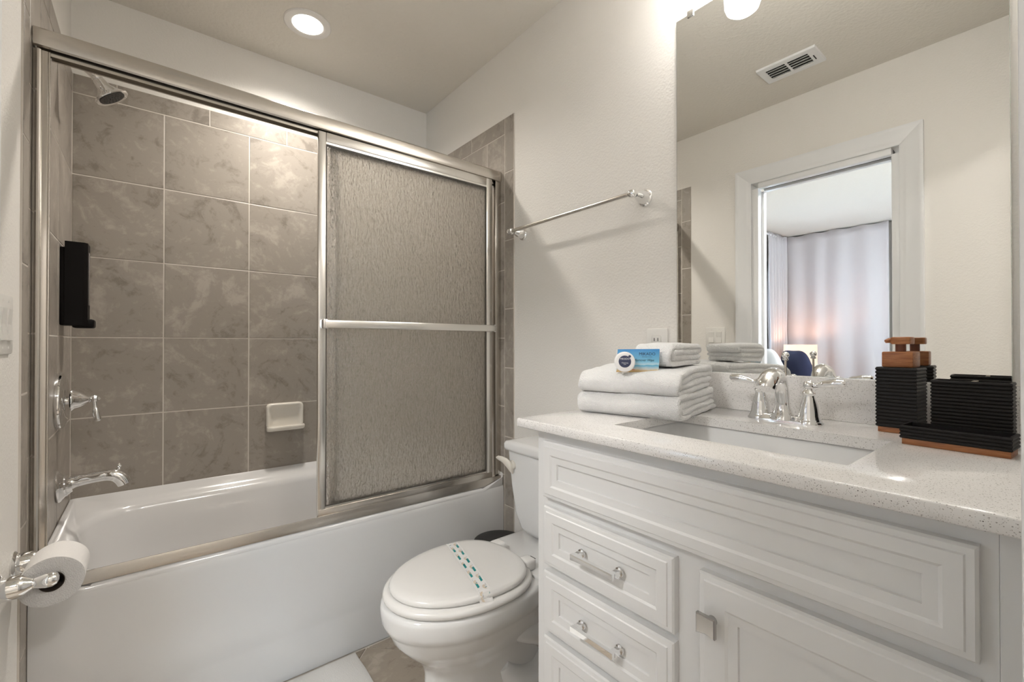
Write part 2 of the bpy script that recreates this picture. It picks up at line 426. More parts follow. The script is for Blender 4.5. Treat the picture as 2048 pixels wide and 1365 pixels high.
# ================================================================== TUB
t = thing('bathtub', 'white alcove bathtub with plain apron under the sliding glass doors', 'bathtub')
X0, X1, Y0, Y1 = 0.003, 1.473, 1.600, 2.336
def zlip(p, base_front, base_back):
    k = min(max((p.y - 1.648) / 0.03, 0), 1); k = k * k * (3 - 2 * k)
    e = min(p.x - X0, X1 - p.x); q = min(max((0.012 - e) / 0.010, 0), 1); k = max(k, q)
    return base_front + (base_back - base_front) * k
def tloop(ix0, ix1, iy0, iy1, r, zf, zb):
    P_ = rrect(X0 + ix0, X1 - ix1, Y0 + iy0, Y1 - iy1, r, 0, 10)
    # resample the straight sides so front and back carry enough points
    out = []
    for i, a in enumerate(P_):
        b = P_[(i + 1) % len(P_)]; out.append(a)
        if (i + 1) % 11 == 0:
            for k in range(1, 14): out.append(a.lerp(b, k / 14))
    for p in out: p.z = zlip(p, zf, zb)
    return out
loops = [tloop(0, 0, 0.004, 0, .004, 0.44, 0.44),
         tloop(0, 0, 0, 0, .004, 0.455, 0.512),
         tloop(.0015, .0015, .003, .0015, .006, 0.467, 0.519),
         tloop(.005, .005, .012, .004, .010, 0.4725, 0.520),
         tloop(.012, .012, .020, .008, .015, 0.4735, 0.516),
         tloop(.020, .030, .045, .020, .09, 0.4730, 0.494),
         tloop(.029, .052, .060, .036, .14, 0.472, 0.481),
         tloop(.037, .066, .074, .048, .165, 0.470, 0.474),
         tloop(.043, .074, .082, .056, .17, 0.462, 0.465),
         tloop(.048, .080, .087, .062, .17, 0.445, 0.448),
         tloop(.066, .110, .100, .076, .17, 0.33, 0.33),
         tloop(.095, .170, .118, .100, .17, 0.20, 0.20),
         tloop(.150, .215, .140, .125, .15, 0.145, 0.145),
         tloop(.200, .260, .185, .170, .14, 0.118, 0.118),
         tloop(.300, .340, .260, .245, .10, 0.112, 0.112)]
obj('basin', loft(nb(), loops, False, True), acrylic, t, True, 60)
prof = [(1.606, 0.0), (1.606, 0.135), (1.6045, 0.150), (1.600, 0.168), (1.598, 0.20), (1.598, 0.425), (1.5985, 0.440), (1.601, 0.456), (1.606, 0.466), (1.613, 0.4705), (1.66, 0.4715), (1.66, 0.0)]
obj('apron', loft(nb(), [[(x, y, z) for y, z in prof] for x in [X0 + (X1 - X0) * i / 12 for i in range(13)]]), acrylic, t, True, 50)
rebase(t, (0.74, 1.97, 0))

# ================================================================== SHOWER DOORS
t = thing('shower_door_frame', 'brushed nickel header, jambs and sill track around the tub opening', 'shower frame')
def hz(x, a, b): return a + (b - a) * x / 1.47
hp = [(1.612, 0.003), (1.610, 0.012), (1.610, 0.030), (1.612, 0.043), (1.618, 0.049), (1.655, 0.050), (1.665, 0.045), (1.667, 0.0), (1.661, -0.002), (1.661, 0.03), (1.618, 0.03), (1.618, 0.0)]
obj('header', loft(nb(), [[(x, y, hz(x, 1.846, 1.833) + z) for y, z in hp] for x in (TL_ + .001, TR - .001)]), nickel, t, True, 30)
obj('header_track', loft(nb(), [[(x, y, hz(x, 1.846, 1.833) + z) for y, z in ((1.628, 0.028), (1.628, -.012), (1.6295, -.012), (1.6295, 0.0), (1.648, 0.0), (1.648, -.014), (1.654, -.014), (1.654, 0.028))] for x in (TL_ + .03, TR - .035)]), nickel, t, True, 20)
for x0, x1, i0, i1 in ((TL_, 0.030, 0.030, 0.034), (1.446, TR, 1.442, 1.446)):
    bm = nb(); box(bm, x0, x1, 1.618, 1.656, 0.475, 1.84, .002)
    box(bm, min(i0, i1), max(i0, i1), 1.616, 1.6195, 0.475, 1.838, .001)
    if x0 < 0.5: tube(bm, [(0.013, 1.616, 0.48), (0.013, 1.616, 1.838)], .006, 10)
    obj('side_jamb', bm, nickel, t)
sp = [(1.606, .473), (1.606, .478), (1.608, .500), (1.610, .506), (1.612, .506), (1.612, .484), (1.630, .484), (1.630, .498), (1.633, .498), (1.633, .484), (1.655, .480), (1.660, .473)]
obj('sill_track', loft(nb(), [[(x, y, z) for y, z in sp] for x in (TL_ + .002, TR - .004)]), nickel, t, True, 20)
obj('bumper', lathe(nb(), (0.031, 1.615, 0.575), (1, -.6, 0), [(0, .007), (.006, .007), (.007, .005)], 12), nickel2, t)
rebase(t, (0.74, 1.63, 0.473))

def door(name, label, x0, x1, y, z0, z1, bar):
    t = thing(name, label, 'shower door', 'sliding shower door panels')
    d = 0.009
    def st(a, b, c0, c1, nm='stile'):
        bm = nb(); box(bm, a, b, y - d, y + d, c0, c1, .003); obj(nm, bm, nickel2 if bar else nickel, t)
    st(x0, x0 + .026, z0, z1); st(x1 - .030, x1, z0, z1)
    ztl, ztr = z1, z1 - .009
    bm = nb(); box(bm, x0 + .026, x1 - .030, y - d, y + d, z1 - .032, z1, .002); box(bm, x0 + .026, x1 - .03, y - d + .003, y + d - .003, z1 - .040, z1 - .032); obj('top_rail', bm, nickel2 if bar else nickel, t)
    bm = nb(); box(bm, x0 + .001, x1 - .001, y - d - .001, y + d, z0 - .008, z0 + .026, .002); box(bm, x0 + .026, x1 - .03, y - d + .003, y + d - .003, z0 + .026, z0 + .032); obj('bottom_rail', bm, nickel, t)
    obj('glass', bx(x0 + .024, x1 - .028, y - .0025, y + .0025, z0 + .024, z1 - .034), rain_m, t, False)
    bm = nb(); box(bm, x0 + .0265, x0 + .0295, y - d + .004, y + d - .004, z0 + .03, z1 - .038); box(bm, x1 - .0335, x1 - .0305, y - d + .004, y + d - .004, z0 + .03, z1 - .038)
    box(bm, x0 + .028, x1 - .032, y - d + .004, y + d - .004, z1 - .0445, z1 - .040); box(bm, x0 + .028, x1 - .032, y - d + .004, y + d - .004, z0 + .0315, z0 + .034)
    obj('gasket', bm, darkmetal, t, False)
    if bar:
        b = obj('towel_bar', bx(x0 + .012, x1 + .002, y - .047, y - .037, 1.152, 1.181, bev=.004), nickel2, t)
        for xx in (x0 + .006, x1 - .016):
            obj('bracket', bx(xx, xx + .018, y - .046, y - .009, 1.150, 1.183, bev=.004), chrome, b)
    return rebase(t, ((x0 + x1) / 2, y, z0))
door('sliding_shower_door', 'front rain-glass sliding door panel with long towel bar', 0.681, 1.420, 1.6215, 0.503, 1.834, True)
door('sliding_shower_door', 'rear rain-glass sliding door panel seen through the front one', 0.722, 1.438, 1.6435, 0.503, 1.830, False)

# ================================================================== SHOWER FITTINGS
t = thing('showerhead', 'chrome bell shower head on bent arm high above the tub spout', 'shower head')
obj('flange', lathe(nb(), (TL_, 2.0, 2.028), (1, 0, 0), [(0, .028), (.004, .028), (.012, .020), (.018, .013)], 28), chrome, t)
obj('arm', tube(nb(), [(TL_, 2.0, 2.028), (.03, 2.0, 2.024), (.055, 2.0, 2.008), (.072, 2.0, 1.99), (.094, 2.0, 1.972)], .0105, 16, sub=4), chrome, t)
a0 = Vector((.090, 2.0, 1.978)); ad = Vector((.575, 0, -.82))
obj('collar', lathe(nb(), a0, ad, [(0, .013), (.003, .0155), (.010, .0155), (.012, .013)], 24), chrome, t)
hd = obj('head', lathe(nb(), a0 + ad * .010, ad, [(0, .013), (.003, .0165), (.026, .0195), (.031, .023), (.042, .031), (.052, .041), (.058, .0485), (.062, .0490), (.064, .0460), (.062, .040)], 40), chrome, t)
bm = lathe(nb(), a0 + ad * .0715, ad, [(0, .037), (.0015, .037), (.002, .034)], 32)
_, u_, v_ = frame(ad)
for rr, n_ in ((.026, 16), (.017, 10), (.008, 6)):
    for i in range(n_):
        a = 2 * PI * i / n_; lathe(bm, a0 + ad * .073 + (u_ * math.cos(a) + v_ * math.sin(a)) * rr, ad, [(0, .0024), (.002, .0016)], 6)
obj('spray_face', bm, mat('spray_rubber', (0.05, 0.047, 0.045), 0.5), hd)
rebase(t, (TL_, 2.0, 2.028))

t = thing('shower_valve', 'round chrome shower valve with short hanging lever', 'valve')
vo = (TL_, 2.042, 0.914)
obj('escutcheon', lathe(nb(), vo, (1, 0, 0), [(0, .090), (.006, .092), (.013, .090), (.017, .084), (.018, .078), (.020, .074), (.022, .050), (.022, .016)], 56), chrome, t)
obj('hub', lathe(nb(), vo, (1, 0, 0), [(.015, .013), (.030, .013), (.030, .033), (.033, .037), (.038, .035), (.040, .032), (.055, .025), (.070, .013), (.074, .010), (.077, .012), (.080, .009)], 36), chrome, t)
bm = lathe(nb(), (vo[0] + .078, vo[1], vo[2] + .002), (1, 0, 0), [(0, .006), (.003, .0105), (.009, .0125), (.015, .0105), (.019, .005), (.021, .0055), (.024, .003)], 24)
tube(bm, [(vo[0] + .088, vo[1], vo[2] - .006), (vo[0] + .089, vo[1], vo[2] - .022), (vo[0] + .092, vo[1], vo[2] - .045), (vo[0] + .096, vo[1], vo[2] - .068), (vo[0] + .097, vo[1], vo[2] - .074)], [.0055, .0060, .0105, .0095, .006], 20, sub=5)
obj('lever', bm, chrome, t)
rebase(t, vo)

t = thing('tub_spout', 'chrome tub spout with diverter knob over the tub end', 'spout')
so = (TL_, 2.045, 0.637)
obj('flange', lathe(nb(), so, (1, 0, .06), [(0, .050), (.003, .051), (.007, .048), (.010, .043), (.018, .034), (.022, .034), (.025, .030), (.030, .026), (.036, .022)], 40), chrome, t)
obj('spout_body', tube(nb(), [(.022, 2.045, .642), (.045, 2.045, .648), (.08, 2.045, .652), (.115, 2.045, .655), (.140, 2.045, .652), (.158, 2.045, .638), (.168, 2.045, .618)], [.026, .019, .0175, .0185, .021, .022, .021], 28, sub=5), chrome, t)
bm = lathe(nb(), (.152, 2.045, .664), (0, 0, 1), [(0, .006), (.006, .004), (.009, .0065), (.011, .004), (.014, .006), (.018, .0078), (.022, .006), (.025, .002)], 20)
obj('diverter_knob', bm, chrome, t)
rebase(t, so)

t = thing('wall_soap_dispenser', 'black wall soap dispenser inside the tub alcove, above the shower valve', 'dispenser')
py = [(0.006, 2.06, 1), ]
obj('back_plate', bx(TL_, .016, 2.064, 2.150, 1.160, 1.418, bev=.004), blackp, t)
pf = [(.014, 2.060), (.060, 2.062), (.069, 2.072), (.069, 2.142), (.060, 2.150), (.014, 2.152)]
obj('housing', loft(nb(), [[(x, y, z) for x, y in pf] for z in (1.160, 1.166, 1.430, 1.437)]), blackp, t, True, 15)
obj('push_lever', bx(.030, .085, 2.074, 2.140, 1.152, 1.182, bev=.007, seg=3), blackp, t)
obj('sight_window', bx(.0685, .0705, 2.095, 2.12, 1.23, 1.41, bev=.0008), mat('smoked_strip', (0.22, 0.20, 0.19), .15), t)
rebase(t, (TL_, 2.105, 1.152))

t = thing('soap_dish', 'cream ceramic soap dish on the back wall tiles', 'soap dish')
def sd(z, dep, x0=.652, x1=.812): return rrect(x0, x1, TB - dep, TB + .002, (0.004, .004, min(.02, dep / 2.2), min(.02, dep / 2.2)), z, 5)
lo = [sd(.700, .016, .660, .806), sd(.694, .026, .655, .810), sd(.693, .038, .653, .812), sd(.698, .048, .652, .813), sd(.708, .052, .652, .814), sd(.7135, .050, .653, .813)]
obj('tray', loft(nb(), lo + [sd(.714, .045, .660, .806), sd(.707, .040, .668, .799)]), ceramic, t, True, 60)
def fr(i, y): 
    r = max(.020 - i * .6, .006); P_ = rrect(.652 + i, .812 - i, .700 + i * .4, .820 - i, r, 0, 5)
    return [Vector((p.x, y, p.y)) for p in P_]
obj('plate', loft(nb(), [fr(0, TB + .002), fr(0, TB - .012), fr(.003, TB - .019), fr(.008, TB - .021), fr(.014, TB - .017), fr(.020, TB - .009), fr(.03, TB - .007)]), ceramic, t, True, 60)
rebase(t, (.732, TB, .70))

# ================================================================== CEILING AND WALL FITTINGS
t = thing('recessed_light', 'round white recessed ceiling light glowing above the tub', 'ceiling light')
obj('trim_ring', lathe(nb(), (.742, 1.995, H + .001), (0, 0, -1), [(0, .092), (.003, .092), (.006, .088), (.0065, .066), (.003, .056)], 48, cap=False), mat('can_trim', (0.78, 0.76, 0.73), .4), t)
obj('lens', lathe(nb(), (.742, 1.995, H - .0015), (0, 0, -1), [(0, .060), (.0035, .058), (.005, .03)], 48), can_m, t)
rebase(t, (.742, 1.995, H))
sl_ = bpy.data.lights.new('downlight', 'SPOT'); sl_.energy = CAN_W; sl_.color = (1.0, .94, .86); sl_.spot_size = math.radians(150); sl_.spot_blend = 1.0; sl_.shadow_soft_size = .055
so_ = bpy.data.objects.new('downlight', sl_); C.objects.link(so_); so_.location = (.742, 1.995, H - .012)
t = thing('ceiling_vent', 'white ceiling vent register with two louvred openings', 'vent')
vx0, vx1, vy0, vy1 = .252, .405, .708, .957
bm = nb(); zb = H - .010
for a in ((vx0, vx1, vy0, vy0 + .038), (vx0, vx1, vy1 - .03, vy1), (vx0, vx0 + .03, vy0 + .038, vy1 - .03), (vx1 - .03, vx1, vy0 + .038, vy1 - .03), (vx0 + .03, vx1 - .03, .832, .842)):
    box(bm, *a, zb, zb + .003)
loft(bm, [[(x, y, z) for x, y in ((vx0 + i, vy0 + i), (vx1 - i, vy0 + i), (vx1 - i, vy1 - i), (vx0 + i, vy1 - i))] for i, z in ((.0, zb + .003), (-.002, H + .001))], False, False)
obj('frame', bm, trim_white, t)
for ya, yb2 in ((vy0 + .038, .832), (.842, vy1 - .03)):
    for k in range(5):
        x = vx0 + .030 + k * .0225
        obj('slat', loft(nb(), [[(x + .006, y, zb + .0005), (x + .0095, y, zb + .0005), (x + .002, y, zb + .0085), (x + .0005, y, zb + .0085)] for y in (ya, yb2)]), trim_white, t)
obj('duct_shade', bx(vx0 + .004, vx1 - .004, vy0 + .004, vy1 - .004, H - .0012, H - .0004), mat('duct_shade_dark', (.04, .036, .032), .8), t)  # dark sheet painting the shade behind the slats; the ceiling is solid above
obj('damper_lever', bx(vx0 + .05, vx0 + .09, vy0 + .022, vy0 + .026, zb - .002, zb), dark, t)
rebase(t, ((vx0 + vx1) / 2, (vy0 + vy1) / 2, H))

# vanity light over the mirror (just outside the frame; one shade shows in the mirror)
t = thing('vanity_light', 'three-light vanity fixture, glowing opal shade reflected at mirror top', 'wall light')
obj('backplate', bx(M - .028, M, .14, .68, 2.20, 2.29, bev=.006), chrome, t)
for y in (.605, .405, .205):
    a = obj('arm', tube(nb(), [(M - .02, y, 2.245), (M - .09, y, 2.262), (M - .135, y, 2.25), (M - .135, y, 2.225)], .008, 12, sub=4), chrome, t)
    obj('shade', lathe(nb(), (M - .135, y, 2.228), (0, 0, -1), [(0, .020), (.004, .040), (.012, .0475), (.06, .051), (.115, .049), (.130, .044), (.138, .034), (.142, .015)], 36), shade_m, t)
rebase(t, (M, .405, 2.245))

t = thing('hall_fill_light', 'added flush round fill light, unseen in the hall behind the camera', 'ceiling light')  # added fill, out of view, shining through the doorway onto the vanity
obj('lens', lathe(nb(), (.6, -1.0, H), (0, 0, -1), [(0, .16), (.03, .15), (.05, .10), (.055, .02)], 32), hall_fill_m, t)
rebase(t, (.6, -1.0, H))

t = thing('bedroom_light', 'flush round ceiling light in the bedroom outside the door', 'ceiling light')
obj('lens', lathe(nb(), (-.95, .60, H), (0, 0, -1), [(0, .18), (.03, .175), (.055, .12), (.062, .02)], 32), room_m, t)
rebase(t, (-.95, .60, H))

# mirror
t = thing('wall_mirror', 'large frameless wall mirror above the backsplash', 'mirror')
obj('glass', bx(M - .0052, M - .0048, .0665, .7425, 1.0205, 2.0755), mirror_m, t, False)
bm = nb(); zc = (1.02, 2.076)
box(bm, M - .005, M, .742, .7435, *zc); box(bm, M - .005, M, .0655, .067, *zc); box(bm, M - .005, M, .0665, .7425, 2.0752, 2.0765); box(bm, M - .0048, M, .0665, .7425, 1.0195, 1.021)
obj('ground_edge', bm, mirror_edge, t, False)
for y in (.697, .112):
    obj('clip', bx(M - .009, M, y - .010, y + .010, 2.066, 2.086, bev=.002), chrome, t)
rebase(t, (M, .405, 1.02))

# towel bar on the wall
t = thing('towel_bar', 'slim chrome towel bar on the white wall above the toilet', 'towel bar')
zb = 1.571
obj('rod', tube(nb(), [(M - .070, .862, zb), (M - .070, 1.466, zb)], .0075, 20), nickel2, t)
for y in (.858, 1.468):
    bm = lathe(nb(), (M, y, zb), (-1, 0, 0), [(0, .027), (.004, .0275), (.007, .025), (.009, .0215), (.020, .0205), (.035, .016), (.048, .0105), (.053, .009)], 36)
    lathe(bm, (M - .070, y - .013, zb), (0, 1, 0), [(0, .006), (.002, .0105), (.008, .0135), (.018, .0135), (.024, .0105), (.026, .006)], 24)
    obj('bracket', bm, chrome, t)
rebase(t, (M, 1.163, zb))

# outlet and switches
def plate(t, X, n, y0, y1, z0, z1):
    xx = sorted((X, X + n * .006)); return obj('cover_plate', bx(xx[0], xx[1], y0, y1, z0, z1, bev=.003), switch_m, t)
t = thing('wall_outlet', 'white duplex outlet on the wall left of the mirror, behind towels', 'outlet')
plate(t, M, -1, .776, .850, 1.030, 1.147)
rc = obj('receptacle', (lambda b: (box(b, M - .0085, M - .004, .797, .830, 1.095, 1.125, .004), box(b, M - .0085, M - .004, .797, .830, 1.052, 1.082, .004))[0])(nb()), switch_m, t)
bm = nb()
for zz in (1.110, 1.067):
    for yy in (.807, .820): box(bm, M - .0092, M - .008, yy - .0011, yy + .0011, zz - .003, zz + .007)
tag(obj('slots', bm, dark, rc), kind='stuff')
rebase(t, (M, .813, 1.09))
t = thing('light_switch', 'white double light switch plate on the left wall beside the tub tiles', 'light switch')
plate(t, L, 1, 1.308, 1.430, 1.077, 1.200)
for y in (1.345, 1.393):
    bm = nb(); loft(bm, [[(L + .005, y - .0165, 1.105), (L + .011, y - .0165, 1.106), (L + .007, y - .0165, 1.139), (L + .0095, y - .0165, 1.171), (L + .005, y - .0165, 1.172)], [(L + .005, y + .0165, 1.105), (L + .011, y + .0165, 1.106), (L + .007, y + .0165, 1.139), (L + .0095, y + .0165, 1.171), (L + .005, y + .0165, 1.172)]])
    obj('rocker', bm, switch_m, t, True, 10)
bm = nb()
for y in (1.345, 1.393):
    for z in (1.090, 1.187): lathe(bm, (L + .0055, y, z), (1, 0, 0), [(0, .003), (.001, .0028)], 12)
tag(obj('screws', bm, switch_m, t), kind='stuff')
rebase(t, (L, 1.369, 1.14))

# toilet paper holder and roll
zt = .606
t = thing('toilet_paper_holder', 'chrome double-post toilet paper holder on the left wall', 'paper holder')
for y in (1.338, 1.474):
    obj('post', lathe(nb(), (L, y, zt), (1, 0, 0), [(0, .0275), (.003, .029), (.006, .027), (.008, .0235), (.030, .0225), (.040, .019), (.050, .0115), (.054, .0105), (.060, .0125), (.070, .0150), (.080, .0150), (.087, .011), (.090, .004)], 36), chrome, t)
obj('roller', tube(nb(), [(L + .076, 1.343, zt), (L + .076, 1.469, zt)], .007, 16), chrome, t)
rebase(t, (L, 1.39, zt))
t = thing('toilet_paper_roll', 'full white toilet paper roll hanging on the chrome holder', 'toilet paper')
yo = (1.356, 1.456); ro, ri = .0515, .0205; zc_ = zt - .0125; xc = L + .076
bm = nb(); n = 56
rg = lambda i: ro * (1 + .010 * math.sin(2 * PI * i / n * 2 + 1) + .006 * math.sin(2 * PI * i / n * 5))
bm = loft(bm, [[(xc + math.cos(2 * PI * i / n) * rg(i), y, zc_ + math.sin(2 * PI * i / n) * rg(i)) for i in range(n)] for y in (yo[0], yo[0] + .001, yo[1] - .001, yo[1])], False, False)
obj('paper', bm, tissue, t, True, 60)
for y in yo:
    s = -1 if y == yo[0] else 1
    bm = loft(nb(), [[(xc + math.cos(2 * PI * i / n) * rr * (rg(i) / ro if k > 3 else 1), y + s * dy, zc_ + math.sin(2 * PI * i / n) * rr * (rg(i) / ro if k > 3 else 1)) for i in range(n)] for k, (rr, dy) in enumerate(((ri, -.001), (ri + .008, .001), (.036, .0), (.046, .0012), (ro - .002, .0006), (ro, 0)))], False, False)
    obj('roll_end', bm, tissue_side, t, True, 60)
bm = loft(nb(), [[(xc + math.cos(2 * PI * i / n) * r_, y, zc_ + math.sin(2 * PI * i / n) * r_) for i in range(n)] for r_, y in ((ri, yo[0] - .0008), (ri, yo[1] + .0008), (ri - .001, yo[1] + .0008), (ri - .001, yo[0] - .0008), (ri, yo[0] - .0008))], False, False)
obj('core', bm, card, t, True, 60)
rebase(t, (xc, 1.406, zc_))

# ================================================================== TOILET
t = thing('toilet', 'white two-piece toilet between the tub and the vanity', 'toilet')
TY = 1.130
def egg(xf, xb, hw, z, n=48, p=2.0, xm=None):
    """front tip at xf, back at xb, half width hw"""
    xm = xm if xm is not None else xb - hw * .95
    out = []
    for i in range(n):
        a = 2 * PI * i / n; c, s = math.cos(a), math.sin(a)
        if c < 0: x = xm + (xm - xf) * (-(abs(c) ** (2 / p)))
        else: x = xm + (xb - xm) * (abs(c) ** (2 / 2.6))
        y = TY + hw * (1 if s > 0 else -1) * abs(s) ** (2 / (p if c < 0 else 2.3))
        out.append(Vector((x, y, z)))
    return out
XM = .96
bl = [egg(.815, 1.40, .112, 0.0, xm=1.05), egg(.818, 1.40, .110, .012, xm=1.05), egg(.832, 1.39, .100, .03, xm=1.05), egg(.838, 1.36, .095, .10, xm=1.05), egg(.838, 1.33, .096, .17, xm=1.05), egg(.828, 1.30, .104, .205, xm=1.03),
      egg(.800, 1.29, .122, .235, xm=1.0), egg(.772, 1.28, .140, .262, xm=.98), egg(.745, 1.26, .158, .295, xm=XM), egg(.733, 1.25, .168, .322, xm=XM), egg(.727, 1.25, .172, .333, xm=XM), egg(.722, 1.25, .1745, .336, xm=XM), egg(.716, 1.25, .179, .352, xm=XM), egg(.714, 1.25, .180, .380, xm=XM), egg(.717, 1.25, .179, .391, xm=XM), egg(.727, 1.24, .171, .3965, xm=XM)]
obj('bowl', loft(nb(), bl), porcelain, t, True, 60)
dk = [rrect(1.13, 1.455, TY - .16 + i, TY + .16 - i, .05, z) for z, i in ((.30, .05), (.35, .015), (.385, 0), (.398, .001), (.403, .008))]
obj('deck', loft(nb(), dk), porcelain, t, True, 60)
bm = nb()
for s in (-1, 1):
    tube(bm, [(1.02, TY + s * .09, .30), (1.10, TY + s * .105, .25), (1.19, TY + s * .095, .20), (1.22, TY + s * .088, .14), (1.16, TY + s * .088, .09), (1.08, TY + s * .088, .11), (1.04, TY + s * .085, .16)], [.03, .036, .04, .042, .042, .036, .02], 18, sub=5)
    box(bm, 1.0, 1.38, TY + s * .105 - .02, TY + s * .105 + .02, 0, .05, .012, 3)
    lathe(bm, (1.17, TY + s * .115, .045), (0, 0, 1), [(0, .014), (.02, .013), (.026, .009), (.028, .003)], 16)
obj('trapway', bm, porcelain, t, True, 60)
def seatloop(g, z, xb=1.155): return egg(.722 + g, xb - g, .183 - g, z - .006, xm=.965)
obj('seat', loft(nb(), [seatloop(.004, .405), seatloop(0, .410), seatloop(-.001, .416), seatloop(.003, .423), seatloop(.012, .426)]), seat_plastic, t, True, 60)
def lidloop(g, z): return egg(.738 + g, 1.138 - g * .6, .169 - g, z - .008, xm=.975)
obj('lid', loft(nb(), [lidloop(.010, .428), lidloop(.002, .431), lidloop(0, .437), lidloop(.003, .4435), lidloop(.010, .447), lidloop(.03, .4495), lidloop(.09, .452)]), seat_plastic, t, True, 60)
for s in (-1, 1): obj('hinge', bx(1.125, 1.165, TY + s * .075 - .022, TY + s * .075 + .022, .402, .436, bev=.008, seg=3), seat_plastic, t, True, 60)
tx0, tx1 = 1.268, 1.468
def tk(g, z, gx=0): return rrect(tx0 + gx, tx1, TY - .188 + g, TY + .188 - g, (.02, .02, .045, .045), z, 8)
obj('tank', loft(nb(), [tk(.075, .404, .05), tk(.060, .410, .034), tk(.048, .430, .022), tk(.030, .48, .012), tk(.014, .58, .006), tk(.004, .68, .001), tk(.002, .705, 0)]), porcelain, t, True, 60)
obj('tank_lid', loft(nb(), [tk(-.002, .706, -.004), tk(-.008, .708, -.010), tk(-.010, .715, -.012), tk(-.010, .730, -.012), tk(-.005, .738, -.007), tk(.01, .7405, .01)]), porcelain, t, True, 60)
hl = [(tx0 - .006, TY + .152, .662), (tx0 - .016, TY + .160, .664), (tx0 - .024, TY + .180, .668), (tx0 - .026, TY + .205, .672), (tx0 - .022, TY + .222, .672)]
bm = lathe(nb(), (tx0 + .008, TY + .150, .655), (-1, 0, 0), [(0, .017), (.010, .017), (.014, .012)], 20)
LO = []
for p, w, hgt in zip([(tx0 - .006, TY + .142, .640), (tx0 - .012, TY + .150, .652), (tx0 - .016, TY + .166, .664), (tx0 - .018, TY + .188, .671), (tx0 - .018, TY + .212, .672), (tx0 - .017, TY + .226, .670)], (.006, .006, .006, .005, .004, .002), (.016, .019, .016, .011, .008, .003)):
    LO.append([Vector(p) + Vector((w * math.cos(a), 0, hgt * math.sin(a))) for a in [2 * PI * k / 14 for k in range(14)]])
loft(bm, LO)
obj('flush_handle', bm, biscuit, t, True, 60)
obj('vent_slot', bx(1.205, 1.208, TY - .045, TY - .020, .402, .4035), dark, t)
rebase(t, (1.08, TY, 0))

# paper band round the lid
t = thing('paper_band', 'white sanitary paper strip with teal and tan print across the toilet lid', 'paper strip')
A_, B_ = Vector((1.012, 1.288, 0)), Vector((.925, .966, 0))
dr = (B_ - A_).normalized(); sd_ = Vector((dr.y, -dr.x, 0)); bw = .019
def bandz(s):  # height profile along the strip
    return s
path = []
for k in range(0, 25):
    p = A_.lerp(B_, k / 24); path.append(p)
def ztop(p):
    # follows the lid's crowned top then drops over the rim
    dx = (p.x - .965) / .215; dy = (p.y - TY) / .169; r = math.sqrt(dx * dx + dy * dy)
    return (.4528 if r < .45 else .4528 - .0035 * (r - .45) / .45 if r < .9 else (.4493 - .0055 * (r - .9) / .08 if r < .98 else .4438 - .012 * min((r - .98) / .02, 1))) - .008
bm = nb(); rows = []
for k in range(25):
    c = path[k]; rows.append([c + sd_ * (bw * (j / 3 - 1)) for j in range(7)])
    for v in rows[-1]: v.z = ztop(v) + .0006
end = [Vector((v.x, v.y, 0)) for v in rows[-1]]
for dz, off in ((.428, .001), (.421, .005), (.411, .0075), (.402, .006)):
    rows.append([Vector((v.x + dr.x * off, v.y + dr.y * off, min(v2.z, dz))) for v, v2 in zip(end, rows[24])])
st0 = [Vector((v.x - dr.x * .002, v.y - dr.y * .002, .424)) for v in rows[0]]
rows.insert(0, st0)
loft(bm, rows, False, False, closed=False)
bd = obj('strip', bm, paper, t, True, 60)
bmT, bmA, bmG = nb(), nb(), nb()
def onband(u, v):  # u along in m from A, v across
    p = A_ + dr * u + sd_ * v; z = ztop(p) + .0011; return Vector((p.x, p.y, z))
def patch(bm, u, v, lu, lv, skew=0.0):
    q = [onband(u + a * lu + b * skew, v + b * lv) for a, b in ((-.5, -.5), (.5, -.5), (.5, .5), (-.5, .5))]
    bm.faces.new([bm.verts.new(p) for p in q])
def arc(bm, u, v, r, w):
    pr = None
    for k in range(9):
        a = PI * k / 8 - PI / 2
        pa = onband(u + math.sin(a) * r, v + math.cos(a) * r * .9); pb_ = onband(u + math.sin(a) * (r - w), v + math.cos(a) * (r - w) * .9)
        va, vb = bm.verts.new(pa), bm.verts.new(pb_)
        if pr: bm.faces.new((pr[0], va, vb, pr[1]))
        pr = (va, vb)
uu = .012; k = 0
while uu < .325:
    patch(bmT, uu + .004, -.0095 if k % 2 else .0095, .0250, .0068, .0045)
    for r_, w_ in ((.0098, .0020), (.0064, .0016)): arc(bmA, uu + .017, (-.010 if k % 2 == 0 else .006), r_, w_)
    arc(bmG, uu + .017, (-.010 if k % 2 == 0 else .006), .0030, .0014)
    patch(bmG, uu + .006, -.013 if k % 2 == 0 else .014, .010, .0012)
    uu += .0275; k += 1
for bm_, m_, nm in ((bmT, teal, 'teal_print'), (bmA, tanp, 'tan_print'), (bmG, greyp, 'grey_print')):
    tag(obj(nm, bm_, m_, bd, False), kind='stuff')
rebase(t, (.966, 1.13, .445))

# trash bin behind the toilet
t = thing('trash_bin', 'small round bin with black top between toilet and tub', 'trash bin')
bc = (1.345, 1.462, 0)
obj('bin_body', lathe(nb(), bc, (0, 0, 1), [(0, .085), (.004, .088), (.27, .103), (.285, .104)], 40), binm, t)
obj('rim', lathe(nb(), bc, (0, 0, 1), [(.280, .1045), (.283, .107), (.291, .107), (.294, .104)], 40), mat('rim_steel', (.6, .6, .6), .3, 1.0), t)
obj('lid', lathe(nb(), bc, (0, 0, 1), [(.290, .1045), (.296, .103), (.300, .09), (.302, .05), (.3025, .01)], 40), blackbin, t)
rebase(t, bc)

